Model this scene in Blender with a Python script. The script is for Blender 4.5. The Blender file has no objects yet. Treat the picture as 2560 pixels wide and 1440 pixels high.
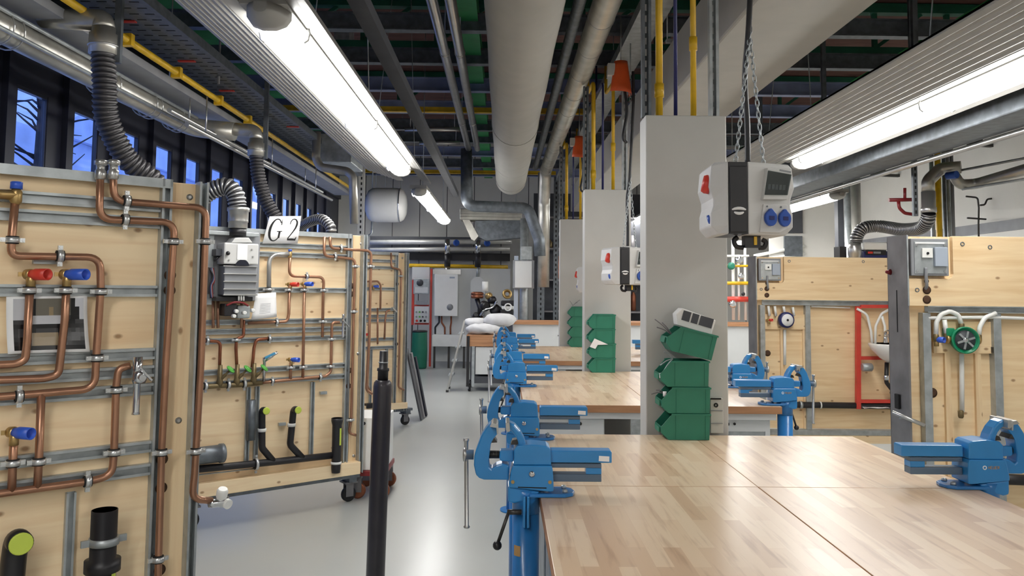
import bpy, math, random
from mathutils import Vector, Matrix, Euler
C = bpy.context.scene.collection
PI = math.pi
rnd = random.Random(7)

# ---------------------------------------------------------------- camera
FPX, CX, CY, EYE = 2000.0, 1280.0, 587.0, 1.58      # focal length and principal point in a 2560x1440 frame
YAW, PITCH, ROLL = math.radians(-0.6185), math.radians(3.8965), 0.010
CAMROT = (Matrix.Rotation(YAW, 3, 'Z') @ Matrix.Rotation(PI / 2 + PITCH, 3, 'X') @ Matrix.Rotation(ROLL, 3, 'Z'))
cam_data = bpy.data.cameras.new('camera')
cam = bpy.data.objects.new('camera', cam_data)
C.objects.link(cam)
cam.matrix_world = Matrix.Translation((0, 0, EYE)) @ CAMROT.to_4x4()
cam_data.sensor_width = 36.0
cam_data.lens = 36.0 * FPX / 2560.0
cam_data.shift_x = (1280.0 - CX) / 2560.0
cam_data.shift_y = -(720.0 - CY) / 2560.0
cam_data.clip_start = 0.05
cam_data.clip_end = 200
bpy.context.scene.camera = cam

# ---------------------------------------------------------------- dusk sky and exposure
scn = bpy.context.scene
scn.view_settings.view_transform = 'Standard'
scn.view_settings.look = 'None'
scn.view_settings.gamma = 1.0
scn.view_settings.use_curve_mapping = False
scn.view_settings.exposure = 1.58
world = bpy.data.worlds.new('dusk_sky')
scn.world = world
world.use_nodes = True
wn = world.node_tree
bg = wn.nodes['Background']
tc = wn.nodes.new('ShaderNodeTexCoord')
sep = wn.nodes.new('ShaderNodeSeparateXYZ')
ramp = wn.nodes.new('ShaderNodeValToRGB')
ramp.color_ramp.elements[0].position = 0.0
ramp.color_ramp.elements[0].color = (0.17, 0.24, 0.46, 1)
ramp.color_ramp.elements[1].position = 0.55
ramp.color_ramp.elements[1].color = (0.36, 0.47, 0.74, 1)
wn.links.new(tc.outputs['Generated'], sep.inputs[0])
wn.links.new(sep.outputs['Z'], ramp.inputs[0])
wn.links.new(ramp.outputs[0], bg.inputs[0])
bg.inputs[1].default_value = 1.05
LAMP_STRENGTH = 9.0


# ---------------------------------------------------------------- rays: a pixel of the photograph to a point of the room
def ray(px, py):
    return CAMROT @ Vector(((px - CX) / FPX, -(py - CY) / FPX, -1.0))
def at(px, py, Y):
    d = ray(px, py)
    return Vector((0, 0, EYE)) + d * (Y / d.y)
def atz(px, py, Z):
    d = ray(px, py)
    return Vector((0, 0, EYE)) + d * ((Z - EYE) / d.z)
def atx(px, py, X):
    d = ray(px, py)
    return Vector((0, 0, EYE)) + d * (X / d.x)


# ---------------------------------------------------------------- materials
def lin(c):
    return tuple(((v / 255.0) / 12.92 if v / 255.0 <= 0.04045 else ((v / 255.0 + 0.055) / 1.055) ** 2.4) for v in c) + (1.0,)
MATS = {}
def mat(name, rgb, rough=0.5, metal=0.0, var=0.06, scale=6.0, stretch=(1, 1, 1), bump=0.0, coat=0.0, emit=None, spec=0.5):
    m = bpy.data.materials.new(name)
    MATS[name] = m
    m.use_nodes = True
    t = m.node_tree
    b = t.nodes['Principled BSDF']
    b.inputs['Roughness'].default_value = rough
    b.inputs['Metallic'].default_value = metal
    b.inputs['Specular IOR Level'].default_value = spec
    if coat:
        b.inputs['Coat Weight'].default_value = coat
        b.inputs['Coat Roughness'].default_value = 0.15
    c = lin(rgb)
    tc = t.nodes.new('ShaderNodeTexCoord')
    mp = t.nodes.new('ShaderNodeMapping')
    mp.inputs['Scale'].default_value = stretch
    nz = t.nodes.new('ShaderNodeTexNoise')
    nz.inputs['Scale'].default_value = scale
    nz.inputs['Detail'].default_value = 4
    rp = t.nodes.new('ShaderNodeValToRGB')
    rp.color_ramp.elements[0].position = 0.3
    rp.color_ramp.elements[1].position = 0.7
    rp.color_ramp.elements[0].color = tuple(v * (1 - var * 2) for v in c[:3]) + (1,)
    rp.color_ramp.elements[1].color = tuple(min(1, v * (1 + var * 2)) for v in c[:3]) + (1,)
    t.links.new(tc.outputs['Object'], mp.inputs[0])
    t.links.new(mp.outputs[0], nz.inputs['Vector'])
    t.links.new(nz.outputs['Fac'], rp.inputs[0])
    t.links.new(rp.outputs[0], b.inputs['Base Color'])
    if bump:
        bp = t.nodes.new('ShaderNodeBump')
        bp.inputs['Strength'].default_value = bump
        bp.inputs['Distance'].default_value = 0.005
        t.links.new(nz.outputs['Fac'], bp.inputs['Height'])
        t.links.new(bp.outputs[0], b.inputs['Normal'])
    if emit:
        b.inputs['Emission Color'].default_value = (1.0, 0.985, 0.955, 1)
        b.inputs['Emission Strength'].default_value = emit
    return m

def wood_board(name, rgb, dark, knots=True, along='X'):
    """three-ply spruce: long streaks along one axis and a few brown knots"""
    m = mat(name, rgb, rough=0.55, var=0.0, coat=0.0)
    t = m.node_tree
    b = t.nodes['Principled BSDF']
    for l in list(b.inputs['Base Color'].links):
        t.links.remove(l)
    tc = t.nodes.new('ShaderNodeTexCoord')
    mp = t.nodes.new('ShaderNodeMapping')
    s = {'X': (0.7, 4, 9), 'Z': (9, 4, 0.7)}[along]
    mp.inputs['Scale'].default_value = s
    nz = t.nodes.new('ShaderNodeTexNoise')
    nz.inputs['Scale'].default_value = 2.6
    nz.inputs['Detail'].default_value = 6
    nz.inputs['Distortion'].default_value = 0.6
    rp = t.nodes.new('ShaderNodeValToRGB')
    e = rp.color_ramp.elements
    e[0].position = 0.28
    e[0].color = lin(dark)
    e[1].position = 0.62
    e[1].color = lin(rgb)
    t.links.new(tc.outputs['Object'], mp.inputs[0])
    t.links.new(mp.outputs[0], nz.inputs['Vector'])
    t.links.new(nz.outputs['Fac'], rp.inputs[0])
    last = rp.outputs[0]
    if knots:
        mp2 = t.nodes.new('ShaderNodeMapping')
        mp2.inputs['Scale'].default_value = {'X': (2.2, 2.6, 3.6), 'Z': (3.6, 2.6, 2.2)}[along]
        vo = t.nodes.new('ShaderNodeTexVoronoi')
        vo.voronoi_dimensions = '2D'
        mp2.inputs['Rotation'].default_value = (PI / 2, 0, 0)
        vo.inputs['Scale'].default_value = 1.25
        kr = t.nodes.new('ShaderNodeValToRGB')
        kr.color_ramp.elements[0].position = 0.02
        kr.color_ramp.elements[0].color = (0.75, 0.75, 0.75, 1)
        kr.color_ramp.elements[1].position = 0.05
        kr.color_ramp.elements[1].color = (0, 0, 0, 1)
        mx = t.nodes.new('ShaderNodeMix')
        mx.data_type = 'RGBA'
        mx.inputs['B'].default_value = lin((140, 92, 50))
        t.links.new(tc.outputs['Object'], mp2.inputs[0])
        t.links.new(mp2.outputs[0], vo.inputs['Vector'])
        t.links.new(vo.outputs['Distance'], kr.inputs[0])
        t.links.new(kr.outputs[0], mx.inputs['Factor'])
        t.links.new(last, mx.inputs['A'])
        last = mx.outputs['Result']
    t.links.new(last, b.inputs['Base Color'])
    return m

def butcher_block(name):
    """beech staves running along Y, each of its own tone"""
    m = mat(name, (214, 170, 128), rough=0.32, var=0.0, spec=0.6)
    m.node_tree.nodes['Principled BSDF'].inputs['Coat Weight'].default_value = 0.35
    m.node_tree.nodes['Principled BSDF'].inputs['Coat Roughness'].default_value = 0.28
    t = m.node_tree
    b = t.nodes['Principled BSDF']
    for l in list(b.inputs['Base Color'].links):
        t.links.remove(l)
    tc = t.nodes.new('ShaderNodeTexCoord')
    mp = t.nodes.new('ShaderNodeMapping')
    mp.inputs['Rotation'].default_value = (0, 0, PI / 2)
    br = t.nodes.new('ShaderNodeTexBrick')
    br.inputs['Scale'].default_value = 1.0
    br.inputs['Brick Width'].default_value = 0.42
    br.inputs['Row Height'].default_value = 0.048
    br.inputs['Mortar Size'].default_value = 0.0004
    br.inputs['Color1'].default_value = (0, 0, 0, 1)
    br.inputs['Color2'].default_value = (1, 1, 1, 1)
    br.inputs['Mortar'].default_value = (0.1, 0.1, 0.1, 1)
    br.offset = 0.37
    rp = t.nodes.new('ShaderNodeValToRGB')
    rp.color_ramp.interpolation = 'LINEAR'
    e = rp.color_ramp.elements
    e[0].color = lin((210, 177, 144))
    e[1].color = lin((236, 212, 182))
    e2 = e.new(0.5)
    e2.color = lin((226, 197, 164))
    mp2 = t.nodes.new('ShaderNodeMapping')
    mp2.inputs['Scale'].default_value = (26, 2.2, 10)
    nz = t.nodes.new('ShaderNodeTexNoise')
    nz.inputs['Scale'].default_value = 1.6
    nz.inputs['Detail'].default_value = 6
    mx = t.nodes.new('ShaderNodeMix')
    mx.data_type = 'RGBA'
    mx.blend_type = 'MULTIPLY'
    mx.inputs['Factor'].default_value = 0.8
    gr = t.nodes.new('ShaderNodeValToRGB')
    gr.color_ramp.elements[0].position = 0.30
    gr.color_ramp.elements[0].color = (0.74, 0.66, 0.60, 1)
    gr.color_ramp.elements[1].position = 0.46
    gr.color_ramp.elements[1].color = (1, 1, 1, 1)
    t.links.new(tc.outputs['Object'], mp.inputs[0])
    t.links.new(mp.outputs[0], br.inputs['Vector'])
    t.links.new(br.outputs['Color'], rp.inputs[0])
    t.links.new(tc.outputs['Object'], mp2.inputs[0])
    t.links.new(mp2.outputs[0], nz.inputs['Vector'])
    t.links.new(nz.outputs['Fac'], gr.inputs[0])
    t.links.new(rp.outputs[0], mx.inputs['A'])
    t.links.new(gr.outputs[0], mx.inputs['B'])
    t.links.new(mx.outputs['Result'], b.inputs['Base Color'])
    return m

def glass(name, tint=(0.75, 0.82, 0.95), gloss=0.08):
    m = bpy.data.materials.new(name)
    MATS[name] = m
    m.use_nodes = True
    t = m.node_tree
    t.nodes.remove(t.nodes['Principled BSDF'])
    o = t.nodes['Material Output']
    tr = t.nodes.new('ShaderNodeBsdfTransparent')
    tr.inputs[0].default_value = tint + (1,)
    gl = t.nodes.new('ShaderNodeBsdfGlossy')
    gl.inputs['Roughness'].default_value = 0.05
    mx = t.nodes.new('ShaderNodeMixShader')
    mx.inputs[0].default_value = gloss
    t.links.new(tr.outputs[0], mx.inputs[1])
    t.links.new(gl.outputs[0], mx.inputs[2])
    t.links.new(mx.outputs[0], o.inputs[0])
    return m

SPRUCE = wood_board('spruce', (250, 226, 186), (238, 206, 162))
POST = wood_board('spruce_post', (244, 218, 176), (228, 192, 146), along='Z')
BOARDR = wood_board('spruce_pale', (246, 220, 178), (232, 198, 150))
BEECH = butcher_block('beech_block')
BEECHEDGE = wood_board('beech_edge', (190, 140, 100), (150, 104, 72), knots=False)
COPPER = mat('copper', (174, 130, 104), 0.34, 0.7, 0.08, 9)
COPPERD = mat('copper_aged', (150, 92, 66), 0.42, 0.6, 0.12, 9)
BRASS = mat('brass', (188, 158, 104), 0.35, 0.75)
BRASSD = mat('brass_dull', (120, 104, 72), 0.45, 0.5, 0.15, 20)
GALV = mat('galvanised', (176, 182, 184), 0.42, 0.6, 0.10, 14, bump=0.05)
GALVD = mat('galvanised_dark', (112, 118, 124), 0.45, 0.6, 0.12, 14)
STEELP = mat('raw_steel', (132, 130, 132), 0.5, 0.45, 0.12, 5)
DUCT = mat('spiral_duct_zinc', (186, 184, 176), 0.36, 0.7, 0.08, 7)
CHROME = mat('chrome', (215, 218, 222), 0.16, 0.95, 0.02)
STEEL = mat('bright_steel', (190, 190, 188), 0.3, 0.8, 0.05)
DSTEEL = mat('dark_steel', (70, 68, 66), 0.4, 0.6, 0.1)
BLUE = mat('vise_blue', (44, 134, 200), 0.32, 0.0, 0.05, 5, coat=0.35)
BLUED = mat('vise_blue_post', (38, 118, 186), 0.32, 0.0, 0.08, 4, coat=0.3)
GREEN = mat('bin_green', (38, 120, 96), 0.45, 0.0, 0.05, 8)
BLACK = mat('black_plastic', (34, 33, 36), 0.42, 0.0, 0.1)
GUIDE = mat('guide_bluegrey', (92, 112, 134), 0.35, 0.3, 0.05)
RUBBER = mat('black_rubber', (24, 24, 26), 0.65, 0.0, 0.1)
TUBEBLK = mat('black_enamel', (44, 40, 46), 0.38, 0.0, 0.12, 8, coat=0.2)
HOSEBLK = mat('hose_black', (36, 35, 38), 0.45, 0.0, 0.1)
HOSEDARK = mat('hose_dark_ridge', (84, 82, 84), 0.35, 0.3, 0.1)
HOSEWIRE = mat('hose_ridge', (175, 175, 175), 0.3, 0.7, 0.1)
WHITE = mat('white_plastic', (236, 236, 232), 0.4, 0.0, 0.02)
ENAMEL = mat('white_enamel', (240, 240, 238), 0.22, 0.0, 0.01, coat=0.3)
PAPER = mat('paper_white', (242, 242, 242), 0.8, 0.0, 0.01)
INK = mat('ink_black', (16, 16, 18), 0.7, 0.0, 0.0)
LGREY = mat('light_grey_paint', (194, 193, 188), 0.5, 0.0, 0.02, 3)
CABGREY = mat('cabinet_grey', (212, 214, 214), 0.42, 0.0, 0.02, 3)
BOXGREY = mat('box_grey', (208, 208, 206), 0.45, 0.0, 0.02)
MGREY = mat('mid_grey', (140, 142, 146), 0.5, 0.0, 0.05)
DGREY = mat('dark_grey', (70, 72, 78), 0.5, 0.0, 0.08)
DUCTGREY = mat('duct_wrap_grey', (172, 170, 163), 0.7, 0.0, 0.02, 5, bump=0.1)
RED = mat('red_plastic', (214, 62, 48), 0.4, 0.0, 0.05)
REDPAINT = mat('red_paint', (206, 66, 54), 0.4, 0.0, 0.08)
DRED = mat('dark_red_paint', (128, 32, 36), 0.4, 0.0, 0.1)
BLUECAP = mat('blue_cap', (54, 96, 206), 0.35, 0.0, 0.05)
SOCKBLUE = mat('socket_blue', (44, 84, 170), 0.4, 0.0, 0.05)
LIME = mat('lime_cap', (196, 214, 84), 0.5, 0.0, 0.04)
ORANGE = mat('orange_plastic', (226, 92, 38), 0.45, 0.0, 0.06)
YELLOW = mat('yellow_pipe', (222, 178, 34), 0.4, 0.0, 0.08, 10)
PIPEBLUE = mat('blue_pipe', (36, 42, 100), 0.4, 0.0, 0.1)
GREENSTEEL = mat('green_steel', (58, 150, 84), 0.5, 0.0, 0.1, 4)
TEALSTEEL = mat('teal_steel', (28, 95, 74), 0.5, 0.0, 0.1, 4)
BEAMDUSKLIT = mat('steel_dusk_lit', (136, 146, 178), 0.45, 0.2, 0.1, 4)  # steel with the blue light from the windows put into its colour
VALVEGREEN = mat('valve_green', (92, 176, 74), 0.4, 0.0, 0.1)
PUMPGREEN = mat('pump_green', (26, 138, 96), 0.35, 0.0, 0.06)
DECK = mat('roof_deck_brown', (100, 68, 60), 0.8, 0.0, 0.15, 2, stretch=(1, 6, 1))
FLOOR = mat('floor_resin', (178, 180, 176), 0.28, 0.0, 0.02, 1.2)
WALLW = mat('wall_white', (226, 224, 218), 0.6, 0.0, 0.02, 2)
WALLB = mat('wall_panel_grey', (214, 213, 208), 0.5, 0.0, 0.03, 2)
FRAMEDARK = mat('window_frame_dark', (40, 42, 56), 0.4, 0.1, 0.1, 3)
GLASS = glass('window_glass')
SMOKED = glass('smoked_window', (0.50, 0.55, 0.55), 0.12)
LAMPWHITE = mat('lamp_diffuser', (255, 255, 255), 0.4, 0.0, 0.0, emit=LAMP_STRENGTH)
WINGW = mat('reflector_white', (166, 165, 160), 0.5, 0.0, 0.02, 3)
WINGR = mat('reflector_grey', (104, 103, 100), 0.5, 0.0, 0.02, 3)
FARPIPE = mat('far_pipe_silver', (206, 206, 202), 0.35, 0.25, 0.05)
LID = mat('lid_grey', (168, 178, 192), 0.4, 0.0, 0.02)
TAN = mat('tan_label', (190, 150, 96), 0.6)
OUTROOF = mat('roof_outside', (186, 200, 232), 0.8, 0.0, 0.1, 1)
HOLE = mat('hole_brown', (84, 58, 40), 0.8, 0.0, 0.1)
BARK = mat('bark_dark', (30, 32, 44), 0.9)


# ---------------------------------------------------------------- mesh building
def frame_of(d):
    d = Vector(d).normalized()
    up = Vector((0, 0, 1)) if abs(d.z) < 0.95 else Vector((1, 0, 0))
    a = d.cross(up).normalized()
    return a, a.cross(d).normalized()

class MB:
    def __init__(s):
        s.v, s.f, s.mi, s.sm, s.cur = [], [], [], [], 0
    def put(s, vs, fs, smooth=False):
        o = len(s.v)
        s.v += [Vector(p) for p in vs]
        for q in fs:
            s.f.append([i + o for i in q])
            s.mi.append(s.cur)
            s.sm.append(smooth)
        return s
    def box(s, x0, x1, y0, y1, z0, z1, M=None):
        vs = [Vector((x, y, z)) for z in (z0, z1) for y in (y0, y1) for x in (x0, x1)]
        if M is not None:
            vs = [M @ p for p in vs]
        return s.put(vs, [(0, 2, 3, 1), (4, 5, 7, 6), (0, 1, 5, 4), (2, 6, 7, 3), (0, 4, 6, 2), (1, 3, 7, 5)])
    def cbox(s, c, size, rot=None):
        M = Matrix.Translation(Vector(c)) @ (Euler(rot).to_matrix().to_4x4() if rot else Matrix.Identity(4))
        a, b, d = size[0] / 2, size[1] / 2, size[2] / 2
        return s.box(-a, a, -b, b, -d, d, M)
    def bar(s, p0, p1, w, h, up=(0, 0, 1)):
        """square bar between two points: w across, h along up"""
        p0, p1 = Vector(p0), Vector(p1)
        d = (p1 - p0).normalized()
        a = d.cross(Vector(up))
        if a.length < 1e-4:
            a = d.cross(Vector((0, 1, 0)))
        a.normalize()
        b = a.cross(d).normalized()
        vs = [p + a * i * w / 2 + b * j * h / 2 for p in (p0, p1) for j in (-1, 1) for i in (-1, 1)]
        return s.put(vs, [(0, 1, 3, 2), (4, 6, 7, 5), (0, 4, 5, 1), (2, 3, 7, 6), (0, 2, 6, 4), (1, 5, 7, 3)])
    def tube(s, pts, r, n=10, rs=None, caps=True, mis=None):
        pts = [Vector(p) for p in pts]
        k = len(pts)
        T = []
        for i in range(k):
            T.append((pts[min(i + 1, k - 1)] - pts[max(i - 1, 0)]).normalized())
        a, b = frame_of(T[0])
        vs = []
        for i in range(k):
            if i:
                a = (a - T[i] * a.dot(T[i])).normalized()
                b = a.cross(T[i]).normalized()
            q = rs[i] if rs else r
            vs += [pts[i] + (a * math.cos(2 * PI * j / n) + b * math.sin(2 * PI * j / n)) * q for j in range(n)]
        o = len(s.v)
        s.v += vs
        for i in range(k - 1):
            for j in range(n):
                s.f.append([o + i * n + j, o + i * n + (j + 1) % n, o + (i + 1) * n + (j + 1) % n, o + (i + 1) * n + j][::-1])
                s.mi.append(mis[i] if mis else s.cur)
                s.sm.append(True)
        if caps:
            s.f.append([o + j for j in range(n)])
            s.f.append([o + (k - 1) * n + j for j in range(n)][::-1])
            s.mi += [s.cur] * 2
            s.sm += [False] * 2
        return s
    def cyl(s, p0, p1, r, r2=None, n=16):
        return s.tube([p0, p1], r, n, rs=[r, r if r2 is None else r2])
    def lathe(s, prof, o=(0, 0, 0), d=(0, 0, 1), n=20, mis=None, caps=True):
        """profile of (radius, distance along d)"""
        o, d = Vector(o), Vector(d).normalized()
        a, b = frame_of(d)
        base = len(s.v)
        for r, h in prof:
            s.v += [o + d * h + (a * math.cos(2 * PI * j / n) + b * math.sin(2 * PI * j / n)) * max(r, 1e-5) for j in range(n)]
        for i in range(len(prof) - 1):
            for j in range(n):
                s.f.append([base + i * n + j, base + i * n + (j + 1) % n, base + (i + 1) * n + (j + 1) % n, base + (i + 1) * n + j][::-1])
                s.mi.append(mis[i] if mis else s.cur)
                s.sm.append(True)
        if caps:
            s.f.append([base + j for j in range(n)])
            s.f.append([base + (len(prof) - 1) * n + j for j in range(n)][::-1])
            s.mi += [s.cur] * 2
            s.sm += [False] * 2
        return s
    def prism(s, poly, o, a, b, d):
        """polygon in the plane (a, b) through o, pushed along vector d"""
        o, a, b, d = Vector(o), Vector(a), Vector(b), Vector(d)
        k = len(poly)
        vs = [o + a * x + b * y for x, y in poly] + [o + a * x + b * y + d for x, y in poly]
        fs = [list(range(k))[::-1], list(range(k, 2 * k))] + [(i, (i + 1) % k, k + (i + 1) % k, k + i) for i in range(k)]
        if a.cross(b).dot(d) < 0:
            fs = [list(q)[::-1] for q in fs]
        return s.put(vs, fs)
    def loft(s, rings, caps=True, smooth=False):
        n = len(rings[0])
        o = len(s.v)
        for r in rings:
            s.v += [Vector(p) for p in r]
        for i in range(len(rings) - 1):
            for j in range(n):
                s.f.append([o + i * n + j, o + i * n + (j + 1) % n, o + (i + 1) * n + (j + 1) % n, o + (i + 1) * n + j])
                s.mi.append(s.cur)
                s.sm.append(smooth)
        if caps:
            s.f.append([o + j for j in range(n)][::-1])
            s.f.append([o + (len(rings) - 1) * n + j for j in range(n)])
            s.mi += [s.cur] * 2
            s.sm += [False] * 2
        return s
    def ball(s, c, r, n=14, sz=1.0):
        m = n // 2
        prof = [(r * math.sin(PI * i / m), -r * sz * math.cos(PI * i / m)) for i in range(m + 1)]
        return s.lathe(prof, c, (0, 0, 1), n)
    def torus(s, c, axis, R, r, n=24, k=8, a0=0, a1=2 * PI):
        a, b = frame_of(axis)
        c = Vector(c)
        full = abs(a1 - a0) > 6.28
        pts = [c + (a * math.cos(a0 + (a1 - a0) * i / n) + b * math.sin(a0 + (a1 - a0) * i / n)) * R for i in range(n + 1)]
        return s.tube(pts, r, k, caps=not full)
    def sheet(s, grid, th, nrm):
        """thin sheet from a grid of points, given a thickness along nrm"""
        nrm = Vector(nrm).normalized() * th
        R, Q = len(grid), len(grid[0])
        o = len(s.v)
        for k in (0, 1):
            for row in grid:
                s.v += [Vector(p) + nrm * k for p in row]
        def q(ids):
            s.f.append(ids)
            s.mi.append(s.cur)
            s.sm.append(True)
        N = R * Q
        for i in range(R - 1):
            for j in range(Q - 1):
                a = o + i * Q + j
                q([a, a + 1, a + Q + 1, a + Q][::-1])
                q([a + N, a + 1 + N, a + Q + 1 + N, a + Q + N])
        rim = [o + j for j in range(Q)] + [o + i * Q + Q - 1 for i in range(1, R)] + [o + (R - 1) * Q + j for j in range(Q - 2, -1, -1)] + [o + i * Q for i in range(R - 2, 0, -1)]
        for i in range(len(rim)):
            a, b = rim[i], rim[(i + 1) % len(rim)]
            q([a, b, b + N, a + N])
        return s
    def build(s, name, mats, parent=None, bevel=0.0, world=False, base=False):
        if not isinstance(mats, (list, tuple)):
            mats = [mats]
        vs = [v.copy() for v in s.v]
        loc = None
        if world and parent is not None:
            r = parent
            while r.parent:
                r = r.parent
            inv = ROOTM[r.name].inverted()
            vs = [inv @ v for v in vs]
        elif parent is None and vs:
            lo = [min(v[i] for v in vs) for i in range(3)]
            hi = [max(v[i] for v in vs) for i in range(3)]
            loc = Vector(((lo[0] + hi[0]) / 2, (lo[1] + hi[1]) / 2, lo[2]))
            vs = [v - loc for v in vs]
        me = bpy.data.meshes.new(name)
        me.from_pydata([tuple(v) for v in vs], [], s.f)
        for m in mats:
            me.materials.append(m)
        me.polygons.foreach_set('material_index', s.mi)
        me.polygons.foreach_set('use_smooth', s.sm)
        me.update()
        o = bpy.data.objects.new(name, me)
        C.objects.link(o)
        if loc is not None:
            o.location = loc
        if parent is not None:
            o.parent = parent
        if bevel:
            b = o.modifiers.new('bevel', 'BEVEL')
            b.width = bevel
            b.segments = 2
            b.limit_method = 'ANGLE'
            b.angle_limit = math.radians(40)
        return o

ROOTM = {}
def tag(o, label=None, cat=None, group=None, kind=None):
    if label: o['label'] = label
    if cat: o['category'] = cat
    if group: o['group'] = group
    if kind: o['kind'] = kind
    return o
def thing(name, label, cat, loc=(0, 0, 0), rz=0.0, group=None, kind=None):
    o = bpy.data.objects.new(name, None)
    o.empty_display_size = 0.1
    C.objects.link(o)
    o.location = loc
    o.rotation_euler = (0, 0, rz)
    ROOTM[o.name] = Matrix.Translation(Vector(loc)) @ Matrix.Rotation(rz, 4, 'Z')
    return tag(o, label, cat, group, kind)
def struct(o):
    o['kind'] = 'structure'
    return o
def kids(o):
    return [c for c in list(C.objects) if c.parent == o]
def dup(root, loc, rz=None, label=None):
    r = root.copy()
    C.objects.link(r)
    r.location = loc
    if rz is not None:
        r.rotation_euler = (0, 0, rz)
    if label:
        r['label'] = label
    for c in kids(root):
        k = c.copy()
        C.objects.link(k)
        k.parent = r
        for g in kids(c):
            q = g.copy()
            C.objects.link(q)
            q.parent = k
    return r
def rounded(pts, r, seg=6):
    """a polyline with its corners turned into bends of radius r"""
    pts = [Vector(p) for p in pts]
    out = [pts[0]]
    for i in range(1, len(pts) - 1):
        a, p, b = pts[i - 1], pts[i], pts[i + 1]
        u, w = (a - p), (b - p)
        lu, lw = u.length, w.length
        u.normalize(); w.normalize()
        ang = u.angle(w)
        if ang > PI - 0.06:
            out.append(p)
            continue
        t = min(r / math.tan(ang / 2), lu * 0.48, lw * 0.48)
        q0, q1 = p + u * t, p + w * t
        for k in range(seg + 1):
            x = k / seg
            out.append(q0 * (1 - x) ** 2 + p * 2 * x * (1 - x) + q1 * x * x)
    out.append(pts[-1])
    return out
def spline(pts, per=10):
    """smooth curve through points"""
    P = [Vector(p) for p in pts]
    P = [P[0] * 2 - P[1]] + P + [P[-1] * 2 - P[-2]]
    out = []
    for i in range(1, len(P) - 2):
        for k in range(per):
            t = k / per
            a, b, c, d = P[i - 1], P[i], P[i + 1], P[i + 2]
            out.append(0.5 * ((2 * b) + (c - a) * t + (2 * a - 5 * b + 4 * c - d) * t * t + (3 * b - a - 3 * c + d) * t ** 3))
    out.append(P[-2])
    return out
def resample(pts, step):
    out = [Vector(pts[0])]
    acc = 0.0
    for i in range(1, len(pts)):
        a, b = Vector(pts[i - 1]), Vector(pts[i])
        L = (b - a).length
        while L > 1e-9 and acc + L >= step:
            t = (step - acc) / L
            a = a + (b - a) * t
            L = (b - a).length
            out.append(a.copy())
            acc = 0.0
        acc += L
    return out
def hose_mb(path, r, pitch=0.022, depth=0.14, n=16):
    """corrugated hose: a rib every pitch, the crest of each rib in the second material"""
    p = resample(path, pitch / 4)
    rs = [r * (1 - depth * (0.0, 0.5, 1.0, 0.5)[i % 4]) for i in range(len(p))]
    m = MB()
    m.tube(p, r, n, rs=rs, mis=[1 if i % 4 in (0, 3) else 0 for i in range(len(p) - 1)])
    return m
# ================================================================ room shell
XL, XR, YB, YF, ZC = -3.65, 6.0, 17.6, -3.5, 4.95
def strbox(name, m, x0, x1, y0, y1, z0, z1):
    return struct(MB().box(x0, x1, y0, y1, z0, z1).build(name, m))
strbox('floor', FLOOR, XL - 0.3, XR + 0.3, YF - 0.3, YB + 0.3, -0.12, 0.0)
strbox('ceiling', DECK, XL - 0.3, XR + 0.3, YF - 0.3, YB + 0.3, ZC, ZC + 0.12)
strbox('wall_front', WALLW, XL - 0.3, XR + 0.3, YF - 0.3, YF, 0.0, ZC)

# back wall: tall grey panels with dark joints
m = MB()
m.box(XL - 0.3, XR + 0.3, YB + 0.02, YB + 0.25, 0, ZC)
x = XL
m.cur = 1
while x < XR:
    m.box(x + 0.008, min(x + 0.592, XR), YB, YB + 0.02, 0.0, ZC)
    x += 0.6
struct(m.build('wall_back', [DGREY, WALLB]))

# right wall with its grey band
m = MB()
m.box(XR, XR + 0.25, YF, YB, 0, ZC)
m.cur = 1
m.box(XR - 0.015, XR, YF, YB, 2.33, 2.46)
struct(m.build('wall_right', [WALLW, MGREY]))

# window wall on the left: dark piers, header and sill, one window per bay
wy = [4.34 + 0.803 * i for i in range(-3, 16)]
GZ0, GZ1, GW = 0.95, 3.075, 0.405
m = MB()
m.box(XL - 0.05, XL, YF, YB, GZ1, ZC)
m.box(XL - 0.05, XL, YF, YB, 0, GZ0)
edges = [YF] + [v for y in wy for v in (y, y + GW)] + [YB]
for i in range(0, len(edges), 2):
    if edges[i + 1] > edges[i]:
        m.box(XL - 0.05, XL, edges[i], edges[i + 1], GZ0, GZ1)
for y in wy:
    m.box(XL, XL + 0.05, y - 0.19, y - 0.13, 0, 3.55)
m.box(XL, XL + 0.06, YF, YB, 3.52, 3.62)
struct(m.build('wall_left', FRAMEDARK))
for i, y in enumerate(wy):
    if y < 2:
        continue
    w = MB()
    for a, b in ((y, y + 0.012), (y + GW - 0.012, y + GW)):
        w.box(XL - 0.045, XL - 0.005, a, b, GZ0, GZ1)
    for a, b in ((GZ0, GZ0 + 0.025), (GZ1 - 0.025, GZ1)):
        w.box(XL - 0.045, XL - 0.005, y + 0.012, y + GW - 0.012, a, b)
    fr = struct(w.build('window_%d' % (i + 1), FRAMEDARK))
    p = MB().box(-0.004, 0.004, -GW / 2 + 0.012, GW / 2 - 0.012, 0.025, GZ1 - GZ0 - 0.025).build('pane', GLASS, fr)
    p.location = (0.0, 0, 0)

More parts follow.
